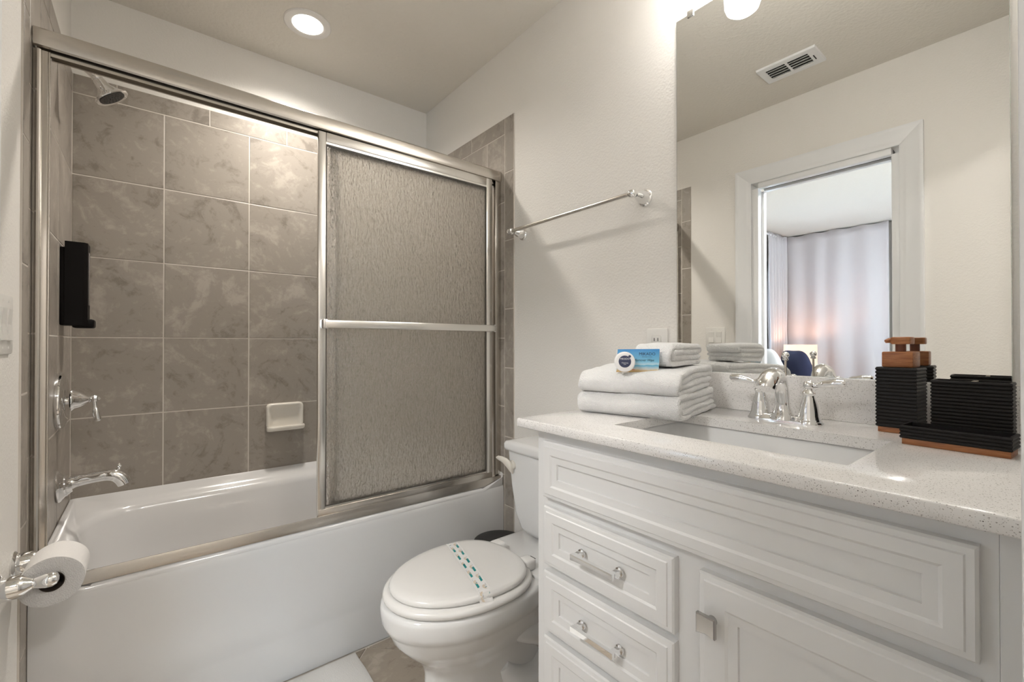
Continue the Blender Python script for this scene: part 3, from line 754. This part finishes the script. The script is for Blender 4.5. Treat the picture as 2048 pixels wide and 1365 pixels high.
# bath mat
t = tag(obj('bath_mat', grid(nb(), lambda u, v: Vector((0, 0, 0)), 2, 2), mat_fab), 'white cotton bath mat on the tile floor against the tub apron', 'bath mat')
bm = nb(); nx, ny = 40, 30
def mz(x, y): return .010 + .003 * noise.noise(Vector((x * 6, y * 6, 3))) + .0015 * noise.noise(Vector((x * 22, y * 22, 1)))
def mp(u, v):
    x = .20 + u * (.803 - .20) + .006 * noise.noise(Vector((v * 4, 2, 0))) * u; y = 1.13 + v * (1.590 - 1.13)
    return Vector((x, y, 0))
V1 = [[None] * ny for _ in range(nx)]
for i in range(nx):
    for j in range(ny):
        p = mp(i / (nx - 1), j / (ny - 1)); e = min(i, nx - 1 - i, j, ny - 1 - j); p.z = mz(p.x, p.y) * (0.55 if e == 0 else 1)
        V1[i][j] = bm.verts.new(p)
for i in range(nx - 1):
    for j in range(ny - 1): bm.faces.new((V1[i][j], V1[i + 1][j], V1[i + 1][j + 1], V1[i][j + 1]))
edge = [V1[i][0] for i in range(nx)] + [V1[nx - 1][j] for j in range(1, ny)] + [V1[i][ny - 1] for i in range(nx - 2, -1, -1)] + [V1[0][j] for j in range(ny - 2, 0, -1)]
low = [bm.verts.new((v.co.x, v.co.y, .0005)) for v in edge]
for i in range(len(edge)): bm.faces.new((edge[i], low[i], low[(i + 1) % len(low)], edge[(i + 1) % len(edge)]))
bm.faces.new(low)
bmesh.ops.recalc_face_normals(bm, faces=bm.faces); bm.to_mesh(t.data); bm.free(); smooth(t.data, 60)
rebase(t, (.50, 1.36, 0))

# ================================================================== VANITY
CX, CZ = 0.9168, 0.9218           # counter front edge, counter top
XF = 0.945                        # face of the cabinet
t = thing('vanity_cabinet', 'white painted vanity cabinet with raised-frame drawers and door', 'cabinet')
bm = nb()
box(bm, XF, M - .002, .765, .783, 0.0, .903, .001)          # side panels
box(bm, XF, M - .002, .030, .048, 0.0, .903, .001)
box(bm, XF, XF + .02, .048, .765, .10, .903)
box(bm, XF + .06, XF + .075, .048, .765, 0, .10)
box(bm, XF + .02, M - .002, .048, .765, .10, .118)
obj('body', bm, vanity_paint, t, True, 20)
def front(name, y0, y1, z0, z1, parent, fw=.050):
    pr = [(0, 0), (0, .013), (.003, .0165), (.010, .0175), (.0115, .0200), (fw - .018, .0200), (fw - .014, .0172), (fw - .004, .0160), (fw, .0158), (fw + .001, .0118), (fw + .003, .0118)]
    bm = loft(nb(), [[(XF - d, y1 - i, z1 - i), (XF - d, y0 + i, z1 - i), (XF - d, y0 + i, z0 + i), (XF - d, y1 - i, z0 + i)] for i, d in pr])
    return obj(name, bm, vanity_paint, parent, True, 12)
front('false_drawer_front', .062, .752, .752, .879, t, .046)
def pull(parent, yc_, zc2):
    x = XF - .020
    pts = []
    bm = nb()
    for s in (-1, 1):
        yy = yc_ + s * .0475
        box(bm, x - .022, x + .001, yy - .0055, yy + .0055, zc2 - .0055, zc2 + .0055, .0012)
        lathe(bm, (x + .001, yy, zc2), (-1, 0, 0), [(0, .0095), (.003, .009), (.005, .006)], 20)
    LO = []
    for k in range(13):
        s = k / 12 * 2 - 1; y = yc_ + s * .053; dx = x - .020 - .006 * (1 - s * s) * .0; th = .0055
        low_ = zc2 - .0058 + .0022 * (1 - s * s); 
        LO.append([(dx - .0085, y, low_), (dx, y, low_), (dx, y, zc2 + .0058), (dx - .0085, y, zc2 + .0058)])
    loft(bm, LO)
    return obj('handle', bm, chrome, parent, True, 20)
for z0, z1 in ((.602, .733), (.456, .588), (.310, .442), (.164, .296)):
    d = front('drawer', .424, .748, z0, z1, t, .048)
    pull(d, .582, (z0 + z1) / 2)
d = front('door', .062, .379, .164, .731, t, .062)
bm = lathe(nb(), (XF - .018, .354, .663), (-1, 0, 0), [(0, .008), (.004, .0075), (.012, .0055), (.018, .006)], 20)
def kn(i, x, cz=0): return [Vector((x, .354 + s, .663 + q)) for s, q in ((-.015 + i, -.0155 + i), (0, -.0125 + i), (.015 - i, -.0155 + i), (.015 - i, .0155 - i), (0, .0150 - i), (-.015 + i, .0155 - i))]
loft(bm, [kn(.003, XF - .034), kn(0, XF - .037), kn(0, XF - .043), kn(.0015, XF - .0445)])
obj('knob', bm, mat('dark_chrome', (.42, .41, .40), .12, 1.0), d, True, 25)
rebase(t, (1.2, .41, 0))

# countertop with sink cutout
t = thing('countertop', 'speckled white quartz countertop with rectangular sink cutout and backsplash', 'countertop')
sx0, sx1, sy0, sy1 = 1.024, 1.280, .202, .624
cy0, cy1, zb = .008, .827, CZ - .021
bm = nb()
hole = rrect(sx0, sx1, sy0, sy1, .012, 0, 4); n4 = len(hole)
def outer(i):  # matching outer loop for the hole loop (same count)
    q = 5
    c = [(M - .001, cy1), (CX + i, cy1 - i), (CX + i, cy0), (M - .001, cy0)]
    out = []
    for a in range(4):
        for k in range(q): out.append(c[a])
    return out
def ol(i, z):
    return [Vector((x, y, z)) for x, y in outer(i)]
# simple robust construction: four slabs around the cutout with a shared bevelled front edge
def ringface(z, i):
    o4 = [Vector((CX + i, cy0, z)), Vector((CX + i, cy1 - i, z)), Vector((M, cy1 - i, z)), Vector((M, cy0, z))]
    h4 = [Vector((sx0, sy0, z)), Vector((sx0, sy1, z)), Vector((sx1, sy1, z)), Vector((sx1, sy0, z))]
    return o4, h4
o_t, h_t = ringface(CZ, .0025); o_b, h_b = ringface(zb, .0025); o_m1, _ = ringface(CZ - .0025, 0); o_m2, _ = ringface(zb + .0025, 0)
vt = [bm.verts.new(p) for p in o_t]; vm1 = [bm.verts.new(p) for p in o_m1]; vm2 = [bm.verts.new(p) for p in o_m2]; vb_ = [bm.verts.new(p) for p in o_b]
ht = [bm.verts.new(p) for p in h_t]; hb = [bm.verts.new(p) for p in h_b]
for i in range(4):
    j = (i + 1) % 4
    bm.faces.new((vt[i], vt[j], ht[j], ht[i])); bm.faces.new((vb_[j], vb_[i], hb[i], hb[j])); bm.faces.new((ht[i], ht[j], hb[j], hb[i]))
    for a, b in ((vt, vm1), (vm1, vm2), (vm2, vb_)): bm.faces.new((a[i], b[i], b[j], a[j]))
obj('slab', bm, quartz_m, t, True, 50)
obj('backsplash', bx(M - .020, M - .0005, cy0, cy1 - .005, CZ, 1.0195, bev=.0012), quartz_m, t)
rebase(t, (1.2, .42, CZ))

t = thing('sink_basin', 'white rectangular undermount sink in the quartz countertop', 'sink')
def sl(i, z, r): return rrect(sx0 - .006 + i, sx1 + .006 - i, sy0 - .006 + i, sy1 + .006 - i, r, z, 6)
obj('bowl', loft(nb(), [sl(-.015, zb, .02), sl(.0, zb, .03), sl(.003, zb - .006, .032), sl(.012, zb - .06, .04), sl(.022, zb - .105, .045), sl(.040, zb - .125, .05), sl(.075, zb - .133, .045)], False, True), porcelain, t, True, 60)
obj('drain', lathe(nb(), ((sx0 + sx1) / 2, .413, zb - .1335), (0, 0, 1), [(0, .022), (.003, .022), (.004, .016), (.002, .014)], 28), chrome, t)
rebase(t, (1.15, .413, zb))

# faucet
t = thing('faucet', 'chrome two-handle centerset faucet behind the sink', 'faucet')
fx, fy = 1.374, .4135
bm = loft(nb(), [rrect(fx - .026 + i, fx + .026 - i, fy - .078 + i, fy + .078 - i, .025 - i * .5, z, 8) for i, z in ((0, CZ), (0, CZ + .003), (.002, CZ + .006), (.005, CZ + .0075), (.007, CZ + .012), (.010, CZ + .0135))])
obj('base_plate', bm, chrome, t, True, 40)
for s in (-1, 1):
    hy = fy + s * .0505
    h = obj('handle_body', lathe(nb(), (fx, hy, CZ), (0, 0, 1), [(0, .027), (.003, .027), (.007, .0245), (.013, .0215), (.015, .0215), (.017, .0205), (.030, .0190), (.045, .0160), (.058, .0118), (.062, .0112), (.064, .0130), (.067, .0140), (.070, .0125), (.073, .0085), (.078, .0070)], 40), chrome, t, True, 40)
    bm = lathe(nb(), (fx, hy, CZ + .075), (0, 0, 1), [(0, .006), (.003, .0095), (.008, .0118), (.013, .0112), (.018, .008), (.0205, .003)], 28)
    tube(bm, [(fx, hy + s * .006, CZ + .085), (fx - .001, hy + s * .016, CZ + .0855), (fx - .002, hy + s * .032, CZ + .089), (fx - .003, hy + s * .050, CZ + .092), (fx - .004, hy + s * .064, CZ + .093), (fx - .004, hy + s * .070, CZ + .093)], [.0062, .0052, .0078, .0092, .0080, .0052], 20, sub=5)
    obj('lever', bm, chrome, h, True, 40)
bm = lathe(nb(), (fx - .006, fy, CZ), (0, 0, 1), [(.004, .028), (.010, .027), (.018, .021), (.028, .0175)], 36)
tube(bm, [(fx - .006, fy, CZ + .022), (fx - .008, fy, CZ + .045), (fx - .014, fy, CZ + .075), (fx - .028, fy, CZ + .098), (fx - .052, fy, CZ + .107), (fx - .078, fy, CZ + .100), (fx - .094, fy, CZ + .087), (fx - .100, fy, CZ + .078)], [.0175, .0145, .0145, .0155, .0175, .0200, .0205, .0190], 32, sub=6)
obj('spout', bm, chrome, t, True, 40)
bm = tube(nb(), [(fx + .010, fy, CZ + .01), (fx + .010, fy, CZ + .140)], .0026, 12)
obj('lift_rod', bm, steel, t)
lr = obj('finial', lathe(nb(), (fx + .010, fy, CZ + .138), (0, 0, 1), [(0, .004), (.001, .0062), (.004, .0066), (.006, .0045), (.0075, .0060), (.010, .0078), (.014, .0082), (.018, .0060), (.0205, .002)], 24), chrome, bpy.data.objects['lift_rod'])
rebase(t, (fx, fy, CZ))

# ================================================================== RIBBED ACCESSORIES
def ribbed(bm, x0, x1, y0, y1, z0, z1, n, dep=.0016, wall=None, depth=None):
    def q(i, z): return [Vector((x0 + i, y0 + i, z)), Vector((x1 - i, y0 + i, z)), Vector((x1 - i, y1 - i, z)), Vector((x0 + i, y1 - i, z))]
    lo = []; h = (z1 - z0) / n
    for k in range(n):
        a = z0 + k * h; lo += [q(dep, a + h * .04), q(dep * .15, a + h * .28), q(0, a + h * .5), q(dep * .15, a + h * .72), q(dep, a + h * .96)]
    lo.append(q(dep * .6, z1))
    if wall: lo += [q(wall, z1), q(wall, z1 - depth)]
    return loft(bm, lo)
t = thing('soap_dispenser', 'tall black ribbed soap pump with wooden top, beside the mirror', 'soap dispenser')
w = .0325
obj('base', bx(-w + .003, w - .003, -w + .003, w - .003, 0, .0105, bev=.0008), wood_m, t)
obj('body', ribbed(nb(), -w, w, -w, w, .0105, .130, 17), ribm, t, True, 30)
obj('collar', bx(-.024, .024, -.0245, .0245, .130, .161, bev=.0025), wood_m, t)
obj('stem', lathe(nb(), (0, 0, .160), (0, 0, 1), [(0, .0085), (.018, .0085)], 24), mat('dark_teak', (.20, .06, .025), .4), t)
hd_ = [rrect(-.022, .018, -.0125, .0125, .006, z, 5) for z in (.1765,)]
bm = loft(nb(), [rrect(-.019 + i, .019 - i, -.0185 + i, .0125 - i, .007, z, 5) for i, z in ((.001, .1760), (0, .1775), (0, .189), (.0015, .1905))])
tube(bm, [(-.004, .008, .184), (-.010, .016, .1835), (-.014, .0205, .1815)], [.0058, .005, .0035], 14)
obj('pump_head', bm, wood_m, t, True, 40)
t.location = (1.409, .212, CZ); t.rotation_euler = (0, 0, math.radians(-4))
t = thing('toothbrush_holder', 'wide black ribbed holder with divided open top, behind the tray', 'toothbrush holder')
bm = ribbed(nb(), -.025, .025, -.051, .051, .0105, .111, 16, .0015, .004, .075)
bd = obj('body', bm, ribm, t, True, 30)
obj('divider', bx(-.0215, .0215, -.006, .0, .04, .1105), mat('divider_tan', (.30, .25, .18), .5), t)
obj('base', bx(-.022, .022, -.048, .048, 0, .0105, bev=.0008), wood_m, t)
t.location = (1.370, .108, CZ); t.rotation_euler = (0, 0, math.radians(-1.5))
t = thing('vanity_tray', 'low black ribbed tray with wooden base in front of the holder', 'tray')
obj('body', ribbed(nb(), -.029, .029, -.0680, .0680, .0105, .0335, 4, .0014, .0040, .017), ribm, t, True, 30)
obj('base', bx(-.026, .026, -.0655, .0655, 0, .0105, bev=.0008), wood_m, t)
t.location = (1.291, .119, CZ); t.rotation_euler = (0, 0, math.radians(-5))

# ================================================================== TOWELS
def towel(name, label, Lx, Wy, Hh, seed, bulge=.010, nl=4, group=None, ext=(0, 0, 0, 0), slope=0.0):
    th = Hh / nl; bm = nb(); pts = []
    zc2 = [th * (k + .5) for k in range(nl)]
    xl, xr = -Lx / 2 + 1.5 * th, Lx / 2 - .6 * th
    def line(xa, xb, z, n=26):
        for k in range(n + 1): pts.append((xa + (xb - xa) * k / n, z))
    def arc_(cx, cz, r, a0, a1, n):
        for k in range(1, n): a = a0 + (a1 - a0) * k / n; pts.append((cx + r * math.cos(a), cz + r * math.sin(a)))
    line(xr + ext[0], xl, zc2[0]); arc_(xl, Hh / 2, 1.5 * th, -PI / 2, -3 * PI / 2, 18); line(xl, xr + ext[3], zc2[3])
    arc_(xr + ext[3], (zc2[3] + zc2[2]) / 2, .5 * th, PI / 2, -PI / 2, 8); line(xr + ext[2], xl + .2 * th, zc2[2])
    arc_(xl + .2 * th, Hh / 2, .5 * th, PI / 2, 3 * PI / 2, 8); line(xl + .2 * th, xr + ext[1], zc2[1])
    pts2 = [Vector((x, 0, z)) for x, z in pts]; LO = []
    ns = len(pts2); lens = 0
    for i, p in enumerate(pts2):
        d = (pts2[min(i + 1, ns - 1)] - pts2[max(i - 1, 0)]); d = d.normalized() if d.length > 1e-9 else Vector((1, 0, 0))
        nrm = Vector((-d.z, 0, d.x)); lens += (p - pts2[max(i - 1, 0)]).length
        h = th * .56; ring = []
        if i in (0, ns - 1): h *= .45
        wob = .0045 * noise.noise(Vector((lens * 9, seed, 0))); wob2 = .0045 * noise.noise(Vector((lens * 9, seed, 5)))
        m_ = 7
        ys = []
        hw = Wy / 2
        for k in range(m_ + 1):     # rounded end at +y
            a = PI / 2 - PI * k / m_; ring.append((hw + wob - h * .9 + math.cos(a) * h * .9, math.sin(a) * h))
        for k in range(1, 18): ring.append((hw - h * .9 - (2 * hw - 1.8 * h) * k / 18, -h))
        for k in range(m_ + 1):
            a = -PI / 2 - PI * k / m_; ring.append((-hw + wob2 + h * .9 + math.cos(a) * h * .9, math.sin(a) * h))
        for k in range(1, 18): ring.append((-hw + h * .9 + (2 * hw - 1.8 * h) * k / 18, h))
        LO.append([Vector((p.x + nrm.x * b, a, p.z + nrm.z * b)) for a, b in ring])
    loft(bm, LO)
    for v in bm.verts:
        c = v.co; c.z *= 1 + slope * c.x / Lx; q = c / 1.0
        c.z += (.0045 * noise.noise(Vector((q.x * 11, q.y * 11, q.z * 25 + seed))) + .0016 * noise.noise(Vector((q.x * 45, q.y * 45, q.z * 60 + seed)))) * min(1, c.z / .012)
        c.x += .0045 * noise.noise(Vector((q.y * 11, q.z * 22, seed + 9))); c.y += .0065 * noise.noise(Vector((q.x * 16, q.z * 40, seed + 4)))
        c.z += bulge * (c.z / Hh) * (1 - (2 * c.x / Lx) ** 2) * (1 - (1.6 * c.y / Wy) ** 2) if abs(c.x) < Lx / 2 and abs(c.y) < Wy / 1.6 else 0
        c.z = max(c.z, .0004)
    o = obj(name, bm, terry_m, None, True, 80)
    tag(o, label, 'towel', group)
    return o
SR = math.radians(12)
t1 = towel('bath_towel', 'thick folded white bath towel at the bottom of the stack', .285, .262, .056, 1, .001, ext=(.008, -.006, -.010, -.006), slope=.10); t1.location = (1.270, .704, CZ + .0003); t1.rotation_euler = (0, 0, SR)
t2 = towel('bath_towel', 'folded white bath towel resting on top of the lowest towel', .275, .258, .054, 22, .008, ext=(-.010, .004, 0, .002), slope=.14); t2.location = (1.266, .706, CZ + .0590); t2.rotation_euler = (0, math.radians(-1.8), SR + .02)
bpy.context.view_layer.update()
def top_of(ob, x, y):
    inv = ob.matrix_world.inverted(); a_ = inv @ Vector((x, y, 2.0)); d_ = (inv.to_3x3() @ Vector((0, 0, -1))).normalized()
    ok, p_, n_, i_ = ob.ray_cast(a_, d_); return (ob.matrix_world @ p_).z if ok else CZ + .11
zc1 = max(top_of(t2, 1.283 + dx, .655 + dy) for dx in (-.06, 0, .06) for dy in (-.04, .04))
o = towel('washcloth', 'small folded white cloth lying on the towel stack', .155, .105, .052, 47, .004); o.location = (1.286, .655, zc1 - .0015); o.rotation_euler = (0, math.radians(-2), math.radians(3))
tag(o, cat='washcloth')

# ---- wipe packet and soap puck leaning on the cloth
def text(body, size, mt, parent, loc, shear=0.0, align='CENTER', name='lettering', sx=1.0):
    cu = bpy.data.curves.new(name, 'FONT'); cu.body = body; cu.size = size; cu.align_x = align; cu.shear = shear; cu.resolution_u = 3
    tmp = bpy.data.objects.new('t', cu); C.objects.link(tmp)
    bpy.context.view_layer.update()
    me = bpy.data.meshes.new_from_object(tmp.evaluated_get(bpy.context.evaluated_depsgraph_get()))
    C.objects.unlink(tmp); bpy.data.objects.remove(tmp); bpy.data.curves.remove(cu)
    me.materials.clear(); me.materials.append(mt)
    for v in me.vertices: v.co.x *= sx
    me.transform(Matrix.Rotation(PI / 2, 4, 'X')); me.transform(Matrix.Translation(loc))
    o = bpy.data.objects.new(name, me); C.objects.link(o); o.parent = parent; return o
t = thing('wipe_packet', 'blue beach-print makeup remover wipe packet standing on the towels', 'packet')
pm = mat('beach_print', (.1, .4, .7), .25)
tc = N(pm, 'ShaderNodeTexCoord'); sx_ = N(pm, 'ShaderNodeSeparateXYZ'); lk(pm, tc.outputs['Object'], sx_.inputs[0])
nz = N(pm, 'ShaderNodeTexNoise', Scale=60.0); lk(pm, tc.outputs['Object'], nz.inputs['Vector'])
ma = N(pm, 'ShaderNodeMath', operation='MULTIPLY_ADD'); ma.inputs[1].default_value = .006; lk(pm, nz.outputs['Fac'], ma.inputs[0]); lk(pm, sx_.outputs['Z'], ma.inputs[2])
mr = N(pm, 'ShaderNodeMapRange'); mr.inputs['From Min'].default_value = .003; mr.inputs['From Max'].default_value = .060; lk(pm, ma.outputs[0], mr.inputs[0])
lk(pm, ramp(pm, mr.outputs[0], [(0, (.62, .40, .15)), (.10, (.66, .50, .27)), (.15, (.58, .62, .60)), (.24, (.30, .55, .70)), (.29, (.12, .45, .66)), (.33, (.50, .70, .80)), (.45, (.22, .56, .76)), (1, (.07, .30, .66))]), P(pm).inputs['Base Color'])
pw, ph = .0500, .0570
def pk(s, y): return [Vector((a * s, y, b)) for a, b in ((-pw, 0), (pw, .001), (pw + .003, ph), (-pw + .004, ph - .001))]
pkx = obj('pouch', loft(nb(), [pk(1, .002), pk(.995, -.0008), pk(.93, -.0022)]), pm, t, True, 40)
obj('side_seal', bx(-pw - .0, -pw + .0025, -.001, .0005, .001, ph - .002), white_wrap, t)
text('MIKADO', .0098, inkp, pkx, (.0235, -.0027, .0415), name='brand_lettering')
text('BOUTIQUE TOWELS', .0030, navyp, pkx, (.0235, -.0027, .0365), name='small_lettering', sx=.85)
text('Makeup Remover Wipe', .0082, inkp, pkx, (.004, -.0027, .0270), shear=.35, name='script_lettering', sx=.88)
bm = nb(); box(bm, -.012, -.006, -.0027, -.0023, .0055, .0068); obj('red_mark', bm, redp, pkx, False)
bm = nb(); box(bm, .006, .030, -.0027, -.0023, .0052, .0060); box(bm, .012, .024, -.0027, -.0023, .0078, .0086); obj('small_print', bm, greyp, pkx, False)
azp = math.radians(-52)
t.location = (1.158, .660, top_of(t2, 1.158, .660) - .001); t.rotation_euler = (math.radians(-4), 0, azp)
t = thing('soap_puck', 'round white wrapped soap with navy label leaning on the blue packet', 'soap')
R_ = .0245
a = obj('disc', lathe(nb(), (0, 0, R_), (0, -1, 0), [(-.006, R_ - .004), (-.005, R_ - .001), (.003, R_), (.005, R_ - .001), (.006, R_ - .003), (.0062, R_ - .006)], 44), white_wrap, t, True, 40)
b = obj('navy_label', lathe(nb(), (0, 0, R_), (0, -1, 0), [(.006, .0145), (.0068, .0145), (.0069, .014)], 40), navyp, a, True, 40)
bm = lathe(nb(), (.0115, 0, R_ + .0125), (0, -1, 0), [(.006, .0032), (.0067, .0032)], 16); obj('tab', bm, navyp, a)
text('MIKADO', .0058, whitep, a, (0, -.0073, R_ + .0045), name='brand_lettering')
text('Cleansing', .0040, whitep, a, (0, -.0073, R_ - .0045), name='label_lettering')
text('SOAP', .0024, whitep, a, (0, -.0073, R_ - .0078), name='small_lettering')
t.location = (1.120, .668, top_of(t2, 1.120, .668) - .001); t.rotation_euler = (math.radians(-10), 0, math.radians(-48))

# ================================================================== BEDROOM SEEN IN THE MIRROR
def curtain(name, label, P0, P1, z0, z1, folds, amp, seed, group='bedroom curtain panels'):
    P0, P1 = Vector(P0), Vector(P1); d = (P1 - P0); Lc = d.length; d = d.normalized(); nrm = Vector((-d.y, d.x))
    nu, nv = folds * 10 + 1, 26
    def fn(u, v):
        z = z1 + (z0 - z1) * v
        a = amp * (.45 + .55 * min(1, v * 3)) * (1 + .5 * noise.noise(Vector((u * folds * .4, seed, 0))))
        ph = 2 * PI * folds * (u + .25 / folds * noise.noise(Vector((u * 5, v * 1.2, seed))))
        off = a * math.sin(ph) + amp * .6 * noise.noise(Vector((u * folds * .7, v * 2, seed + 3)))
        p = P0 + d * (u * Lc) + nrm * off
        zz = z + (0.008 * math.cos(ph * 1.0) if v == 0 else 0)
        return Vector((p.x, p.y, zz))
    o = obj(name, grid(nb(), fn, nu, nv), curtain_m, None, True, 180)
    o.modifiers.new('thickness', 'SOLIDIFY').thickness = .003
    return tag(o, label, 'curtain', group)
curtain('curtain', 'gathered narrow curtain panel beside the bedroom window, seen in mirror', (-3.00, 2.235), (-3.49, 2.215), .03, 2.425, 7, .026, 3)
curtain('curtain', 'wide smooth curtain panel behind the table lamp, seen in mirror', (-3.50, 2.225), (-3.50, 1.215), .03, 2.43, 4, .022, 8)
curtain('curtain', 'curtain panel at the right of the wide one, edge just visible in mirror', (-3.52, 1.19), (-3.52, .10), .03, 2.43, 6, .028, 12)
t = thing('curtain_rod', 'white curtain rod over the bedroom window, seen in mirror', 'curtain rod')
obj('rod', tube(nb(), [(-1.9, 2.235, 2.405), (-3.55, 2.235, 2.405)], .012, 12), trim_white, t)
for x in (-1.95, -3.5): obj('bracket', bx(x - .01, x + .01, 2.235, B - .05, 2.395, 2.415), trim_white, t)
rebase(t, (-2.7, 2.235, 2.405))
t = thing('bed', 'made bed with dark arched headboard and white bedding, seen in mirror', 'bed')
bm = nb(); pr_ = []
hx0, hx1 = -2.86, -1.30
arcp = [(hx0 + (hx1 - hx0) * k / 30, 0) for k in range(31)]
def arch(x): u = (x - (hx0 + hx1) / 2) / ((hx1 - hx0) / 2); return .90 + .24 * math.sqrt(max(0, 1 - abs(u) ** 2.6))
tube(bm, [(hx0, 2.19, 0)] + [(hx0 + (hx1 - hx0) * (.5 - .5 * math.cos(PI * k / 30)), 2.19, arch(hx0 + (hx1 - hx0) * (.5 - .5 * math.cos(PI * k / 30)))) for k in range(31)] + [(hx1, 2.19, 0)], .022, 12)
for k in range(1, 9):
    x = hx0 + (hx1 - hx0) * k / 9; tube(bm, [(x, 2.19, .3), (x, 2.19, arch(x))], .009, 8)
obj('headboard', bm, mat('headboard_navy', (.02, .028, .05), .35), t, True, 60)
obj('mattress', loft(nb(), [rrect(-2.85 + i, -1.31 - i, .20 + i, 2.16 - i, .10, z, 6) for i, z in ((.02, .32), (0, .36), (0, .58), (.02, .63), (.06, .645))]), white_fab, t, True, 60)
obj('bed_base', bx(-2.83, -1.33, .22, 2.16, .08, .33, bev=.01), navy, t)
rebase(t, (-2.08, 1.2, 0))
def pillow(label, loc, w_, h_, d_, mt, rz, tilt, group='pillows on the bed'):
    def fn(u, v):
        a = 2 * PI * u; b = PI * (v - .5); e = .55
        cx = math.copysign(abs(math.cos(a)) ** e, math.cos(a)); sz = math.copysign(abs(math.sin(a)) ** e, math.sin(a)); r = math.cos(b) ** .5 if math.cos(b) > 0 else 0
        pin = 1 - .10 * (abs(math.cos(2 * a)) < .3)
        return Vector((w_ / 2 * cx * r * (1 - .07 * (1 - abs(math.sin(2 * a)))), d_ / 2 * math.sin(b) * (1 - .4 * abs(cx * sz) * r), h_ / 2 * sz * r * (1 - .07 * (1 - abs(math.sin(2 * a))))))
    bm = grid(nb(), fn, 48, 17, True); bmesh.ops.remove_doubles(bm, verts=bm.verts, dist=.0005)
    o = obj('pillow', bm, mt, None, True, 180); tag(o, label, 'pillow', group)
    o.location = loc; o.rotation_euler = (tilt, 0, rz); return o
pillow('navy pillow leaning against the headboard, seen in mirror', (-2.28, 2.07, .88), .50, .42, .12, navy, math.radians(4), math.radians(-14))
pillow('white sleeping pillow between the two navy pillows, seen in mirror', (-2.10, 1.86, .87), .50, .40, .13, white_fab, math.radians(-40), math.radians(-20))
pillow('square navy throw pillow in front of the white pillow, seen in mirror', (-2.20, 1.66, .85), .42, .40, .15, navy, math.radians(-48), math.radians(-16))
t = thing('table_lamp', 'lit table lamp with drum shade glowing pink, seen in mirror', 'lamp')
lx, ly = -3.14, 1.95
obj('shade', lathe(nb(), (lx, ly, .82), (0, 0, 1), [(0, .165), (.27, .165)], 36, cap=False), lampshade_m, t, True, 60)
obj('lamp_base', lathe(nb(), (lx, ly, .55), (0, 0, 1), [(0, .07), (.01, .07), (.03, .05), (.10, .075), (.18, .05), (.22, .015), (.30, .012)], 28), mat('lamp_ceramic', (.6, .58, .56), .3), t)
rebase(t, (lx, ly, .55))
pl = bpy.data.lights.new('lamp_bulb', 'POINT'); pl.energy = TABLE_W; pl.color = (1.0, .55, .32); pl.shadow_soft_size = .05
po = bpy.data.objects.new('lamp_bulb', pl); C.objects.link(po); po.location = (lx, ly, 1.0)
t = thing('nightstand', 'nightstand under the table lamp, hidden below the mirror edge', 'nightstand')
obj('case', bx(lx - .22, lx + .22, ly - .2, ly + .2, .12, .55, bev=.006), mat('night_wood', (.12, .07, .045), .45), t)
bm = nb()
for sx2 in (-1, 1):
    for sy2 in (-1, 1): obj('leg', bx(lx + sx2 * .19 - .015, lx + sx2 * .19 + .015, ly + sy2 * .17 - .015, ly + sy2 * .17 + .015, 0, .12), bpy.data.materials['night_wood'], t)
bm.free()
rebase(t, (lx, ly, 0))
